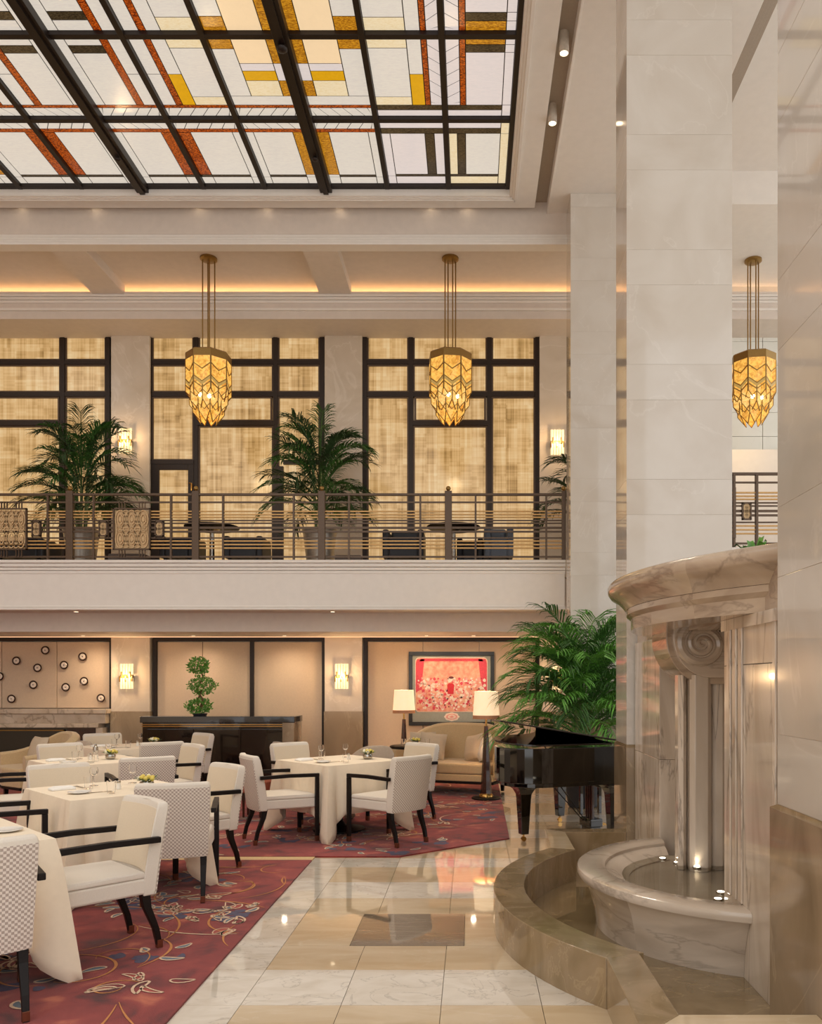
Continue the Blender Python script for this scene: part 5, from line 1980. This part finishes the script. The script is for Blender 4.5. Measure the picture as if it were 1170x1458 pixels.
def tub(label, loc, rz):
    t = thing('tub_chair', label, 'armchair', loc, rz, 'rounded lounge chairs')
    MB().rings(shell(.66, .60, .18, .55, .80, .07, 22)).build('shell', M['tub_fabric'], t, smooth=True)
    pts = [(.26 * math.copysign(abs(math.cos(a)) ** .6, math.cos(a)), .50 * abs(math.sin(a)) ** .6) for a in [PI * i / 12 for i in range(13)]]
    MB().prism([(-.26, -.04), (.26, -.04)] + pts, .24, .43).build('seat_cushion', M['cream_fabric'], t, .025, seg=3)
    for sx in (-1, 1):
        for yy in (.04, .45):
            X = sx * .24
            MB().lathe([(.014, 0), (.022, .18)], X, yy, 10).build('leg', M['dark_wood'], t)
    return t


tub('grey rounded lounge chair left of the small dark table, beyond the middle table', (px(452, 0, 11.6)[0], 11.5, .0125), 2.2)
tub('grey rounded lounge chair just beyond the flowers of the middle table', (px(520, 0, 11.4)[0], 11.0, .0125), 3.6)
tub('grey rounded lounge chair behind the third table at the left', (px(62, 0, 10.9)[0], 10.9, .0125), -.6)
st = thing('footstool', 'brick red upholstered stool behind the left armchair of the middle table', 'stool', (px(352, 0, 9.6)[0], 9.9, .0125))
MB().lathe([(.20, .30), (.22, .32), (.22, .42), (.19, .45), (.02, .455)], n=24).build('seat', M['red_fabric'], st, smooth=True)
for k in range(4):
    a = PI / 4 + k * PI / 2
    MB().lathe([(.012, 0), (.02, .30)], .14 * math.cos(a), .14 * math.sin(a), 8).build('leg', M['mahogany'], st)


# ============================================================ FLOOR LAMPS
def flamp():
    t = thing('floor_lamp', '', 'floor lamp', (0, 0, 0), 0, 'floor lamps flanking the sofa')
    MB().lathe([(.20, 0), (.20, .02), (.185, .028), (.02, .03)], n=28).build('base', M['dark_wood'], t, smooth=True)
    MB().lathe([(.10, .03), (.10, .05), (.085, .07), (.08, .075)], n=20).build('collar', M['brass_bright'], t, smooth=True)
    p = MB().rings([[(.078 * math.cos(PI / 4 + i * PI / 4), .078 * math.sin(PI / 4 + i * PI / 4), .075) for i in range(8)], [(.028 * math.cos(PI / 4 + i * PI / 4), .028 * math.sin(PI / 4 + i * PI / 4), 1.00) for i in range(8)]]).build('pole', M['mahogany'], t)
    MB().lathe([(.016, 1.0), (.013, 1.16)], n=12).build('stem', M['brass_bright'], t, smooth=True)
    MB().lathe([(.158, 1.48), (.183, 1.15), (.180, 1.15), (.155, 1.48)], n=32, cap=False).build('lamp_shade', M['glow_shade'], t, smooth=True)
    MB().lathe([(.183, 1.15), (.187, 1.10), (.184, 1.10), (.180, 1.15)], n=32, cap=False).build('shade_trim', M['shade_band'], t, smooth=True)
    MB().ball((0, 0, 1.25), .035, 12, 8).build('bulb', M['glow_bulb_lamp'], t, smooth=True)
    point('lamp_light', (0, 0, 1.32), 12, (1, .68, .36), .06, t)
    return t


fl1 = flamp()
fl1.location = (px(692, 0, 11.4)[0], 11.4, .0125)
fl1['label'] = 'floor lamp with tapered dark wooden pole standing between sofa and piano'
dup(fl1, (px(575, 0, 13.6)[0], 13.6, .0125), .2, 'floor lamp behind the left end of the sofa, half hidden', 'floor lamps flanking the sofa')

# ============================================================ GRAND PIANO
Fv = Vector((-.924, -.382))
K = Vector((1.50, 9.15))
pr = math.atan2(-Fv.x, Fv.y)
pn = thing('grand_piano', 'black lacquered grand piano with lid slightly raised, beside the stone column', 'piano', (K.x, K.y, 0), pr)


def outline(sc_=1.0, y0=0.0):
    pts = [(-.72, y0), (-.72, 1.05)]
    for i in range(1, 15):                           # rounded tail
        a = PI - PI * i / 15
        pts.append((-.34 + .38 * math.cos(a), 1.05 + .42 * math.sin(a) ** .8))
    pts += [(.05, .98), (.11, .88), (.20, .78), (.33, .70), (.48, .64), (.62, .55), (.70, .42), (.72, .28), (.72, y0)]
    return [(x * sc_, y) for x, y in reversed(pts)]


ol = outline()
MB().prism(ol, .62, .965).build('case', M['black_lacquer'], pn, .006, smooth=False)
MB().prism([(x * .93, .04 + y * .93) for x, y in ol], .575, .62).build('under_frame', M['black_lacquer'], pn, .004)
box('key_slip', M['black_lacquer'], -.73, .73, -.16, .0, .60, .74, pn, .006)
for s in (-1, 1):
    box('key_block', M['black_lacquer'], s * .69 - .04, s * .69 + .04, -.18, .02, .60, .90, pn, .01)
box('white_keys', M['porcelain'], -.62, .62, -.14, .0, .742, .76, pn, .002)
mb = MB()
for k in range(36):
    if k % 7 in (2, 6):
        continue
    x = -.60 + k * 1.2 / 36
    mb.box(x, x + .012, -.09, -.001, .761, .772)
o = mb.build('black_keys', M['black_lacquer'], pn)
o['kind'] = 'stuff'
# main lid hinged on the bass side, slightly up
lid = MB().prism([(x + .73, y) for x, y in [(a * 1.015, b * 1.012) for a, b in outline(1, .38)]], 0, .018).build('lid', M['black_lacquer'], pn, .004)
lid.location = (-.73, 0, .985)
lid.rotation_euler = (0, -.075, 0)
flap = MB().prism([(.0, 0), (1.30, 0), (1.30, .38), (1.1, .75), (.75, 1.1), (.3, 1.3), (0, 1.34)], 0, .016).build('lid_flap', M['black_lacquer'], pn, .004)
flap.location = (-.73, .30, 1.015)
flap.rotation_euler = (.165, .0, 0)
MB().tube([(.45, .5, .96), (.48, .52, 1.07)], .008, 6).build('prop_stick', M['black_lacquer'], pn)
for (x, y) in ((-.33, 1.18), (.56, .28), (-.56, .28)):
    mb = MB()
    def sq(h, z): return [(x - h, y - h, z), (x + h, y - h, z), (x + h, y + h, z), (x - h, y + h, z)]
    mb.rings([sq(.040, .075), sq(.058, .44), sq(.062, .48), sq(.085, .53), sq(.12, .56), sq(.12, .575)])
    lg = mb.build('leg', M['black_lacquer'], pn, .004)
    MB().tube([(x, y, .08), (x, y, .05), (x + .01, y, .045)], .010, 8).tube([(x - .013, y, .026), (x + .013, y, .026)], .0255, 14).build('caster', M['brass_bright'], lg, smooth=True)
# lyre with pedals
for dx in (-.06, -.02, .02, .06):
    box('lyre_rod', M['mahogany'], dx - .012, dx + .012, .20, .23, .12, .58, pn, .004)
box('pedal_box', M['black_lacquer'], -.12, .12, .12, .28, .04, .13, pn, .012)
for k in range(3):
    MB().box(-.075 + .06 * k, -.045 + .06 * k, .02, .14, .05, .06).build('pedal', M['brass_bright'], pn, .004)
for s in (-1, 1):
    MB().tube([(s * .03, .28, .10), (s * .12, .70, .58)], .006, 6).build('brace_rod', M['steel'] if False else M['dark_wood'], pn)
box('lyre_foot', M['black_lacquer'], -.10, .10, .14, .26, .0, .04, pn, .004)
# bench
bn = thing('piano_bench', 'black padded bench standing behind the piano pedals', 'bench', (1.60, 9.88, 0), pr)
box('seat', M['charcoal'], -.38, .38, -.17, .17, .46, .52, bn, .02)
box('seat_frame', M['black_lacquer'], -.37, .37, -.16, .16, .38, .458, bn, .006)
for sx in (-1, 1):
    for sy in (-1, 1):
        box('leg', M['black_lacquer'], sx * .34 - .02, sx * .34 + .02, sy * .13 - .02, sy * .13 + .02, 0, .38, bn, .003)

# ============================================================ BALCONY FURNITURE
ZF = ZB - .02


def booth(name, label, x0, x1, y, d, h, mat, zt2, cat='armchair'):
    t = thing(name, label, cat, ((x0 + x1) / 2, y, ZF), 0, 'lounge seats on the balcony')
    w = (x1 - x0) / 2
    box('seat', mat, -w + .08, w - .08, 0.0, d - .1, .12, .44, t, .03)
    box('backrest', mat, -w + .08, w - .08, d - .16, d, .12, h + .05, t, .04)
    for s in (-1, 1):
        box('arm', mat, s * (w - .04) - .05, s * (w - .04) + .05, 0, d, .12, h, t, .03)
        for yy in (.06, d - .06):
            box('foot', M['dark_wood'], s * (w - .08) - .02, s * (w - .08) + .02, yy - .02, yy + .02, 0, .12, t)
    return t


yb_ = 12.75
Xb = lambda x: px(x, 0, yb_)[0]
booth('lounge_chair', 'black leather lounge chair on the balcony left of the dark round table', Xb(545), Xb(602), yb_, .62, .56, M['charcoal'], 0)
booth('lounge_chair', 'slate blue lounge chair on the balcony right of the dark round table', Xb(690), Xb(730), yb_, .62, .60, M['blue_grey'], 0)
booth('lounge_chair', 'black leather lounge chair tucked behind the dark round table, left of the blue chair', Xb(650), Xb(688), yb_ + .45, .62, .50, M['charcoal'], 0)
booth('lounge_chair', 'black leather lounge chair beside the balcony door, behind the railing post', Xb(226), Xb(275), yb_, .62, .46, M['charcoal'], 0)
booth('lounge_chair', 'black leather lounge chair on the balcony between door and second palm', Xb(318), Xb(372), yb_, .62, .46, M['charcoal'], 0)
booth('lounge_chair', 'black leather lounge chair at the left end of the balcony', Xb(-10), Xb(60), yb_, .62, .42, M['charcoal'], 0)


def rtable(label, x, y):
    t = thing('round_table', label, 'table', (x, y, ZF), 0, 'dark round tables on the balcony')
    MB().lathe([(.36, .59), (.42, .615), (.42, .63), (.40, .635)], n=30).build('tabletop', M['dark_wood'], t, smooth=True)
    MB().lathe([(.22, 0), (.22, .02), (.04, .04), (.035, .55), (.12, .59)], n=20).build('pedestal', M['steel'], t, smooth=True)
    MB().lathe([(.03, .566), (.035, .60), (.02, .64), (.01, .645)], n=12).build('table_lamp', M['pearl'], t, smooth=True) if False else None
    return t


rtable('dark round table on the balcony between the black and the blue lounge chair', Xb(645), 12.95)
rtable('dark round table on the balcony behind the railing post near the door', Xb(296), 12.95)
tt = thing('potted_box', 'low grey planter box beside the second palm on the balcony', 'planter', (Xb(497), 12.75, ZF))
box('body', M['grey_velvet'], -.2, .2, -.12, .12, 0, .14, tt, .01)
tt = thing('grey_ottoman', 'low grey brown ottoman behind the wide filigree panel of the railing', 'ottoman', (Xb(185), 12.75, ZF))
box('body', M['grey_velvet'], -.28, .28, -.15, .15, .03, .16, tt, .02)
box('plinth', M['dark_wood'], -.24, .24, -.12, .12, 0, .03, tt)
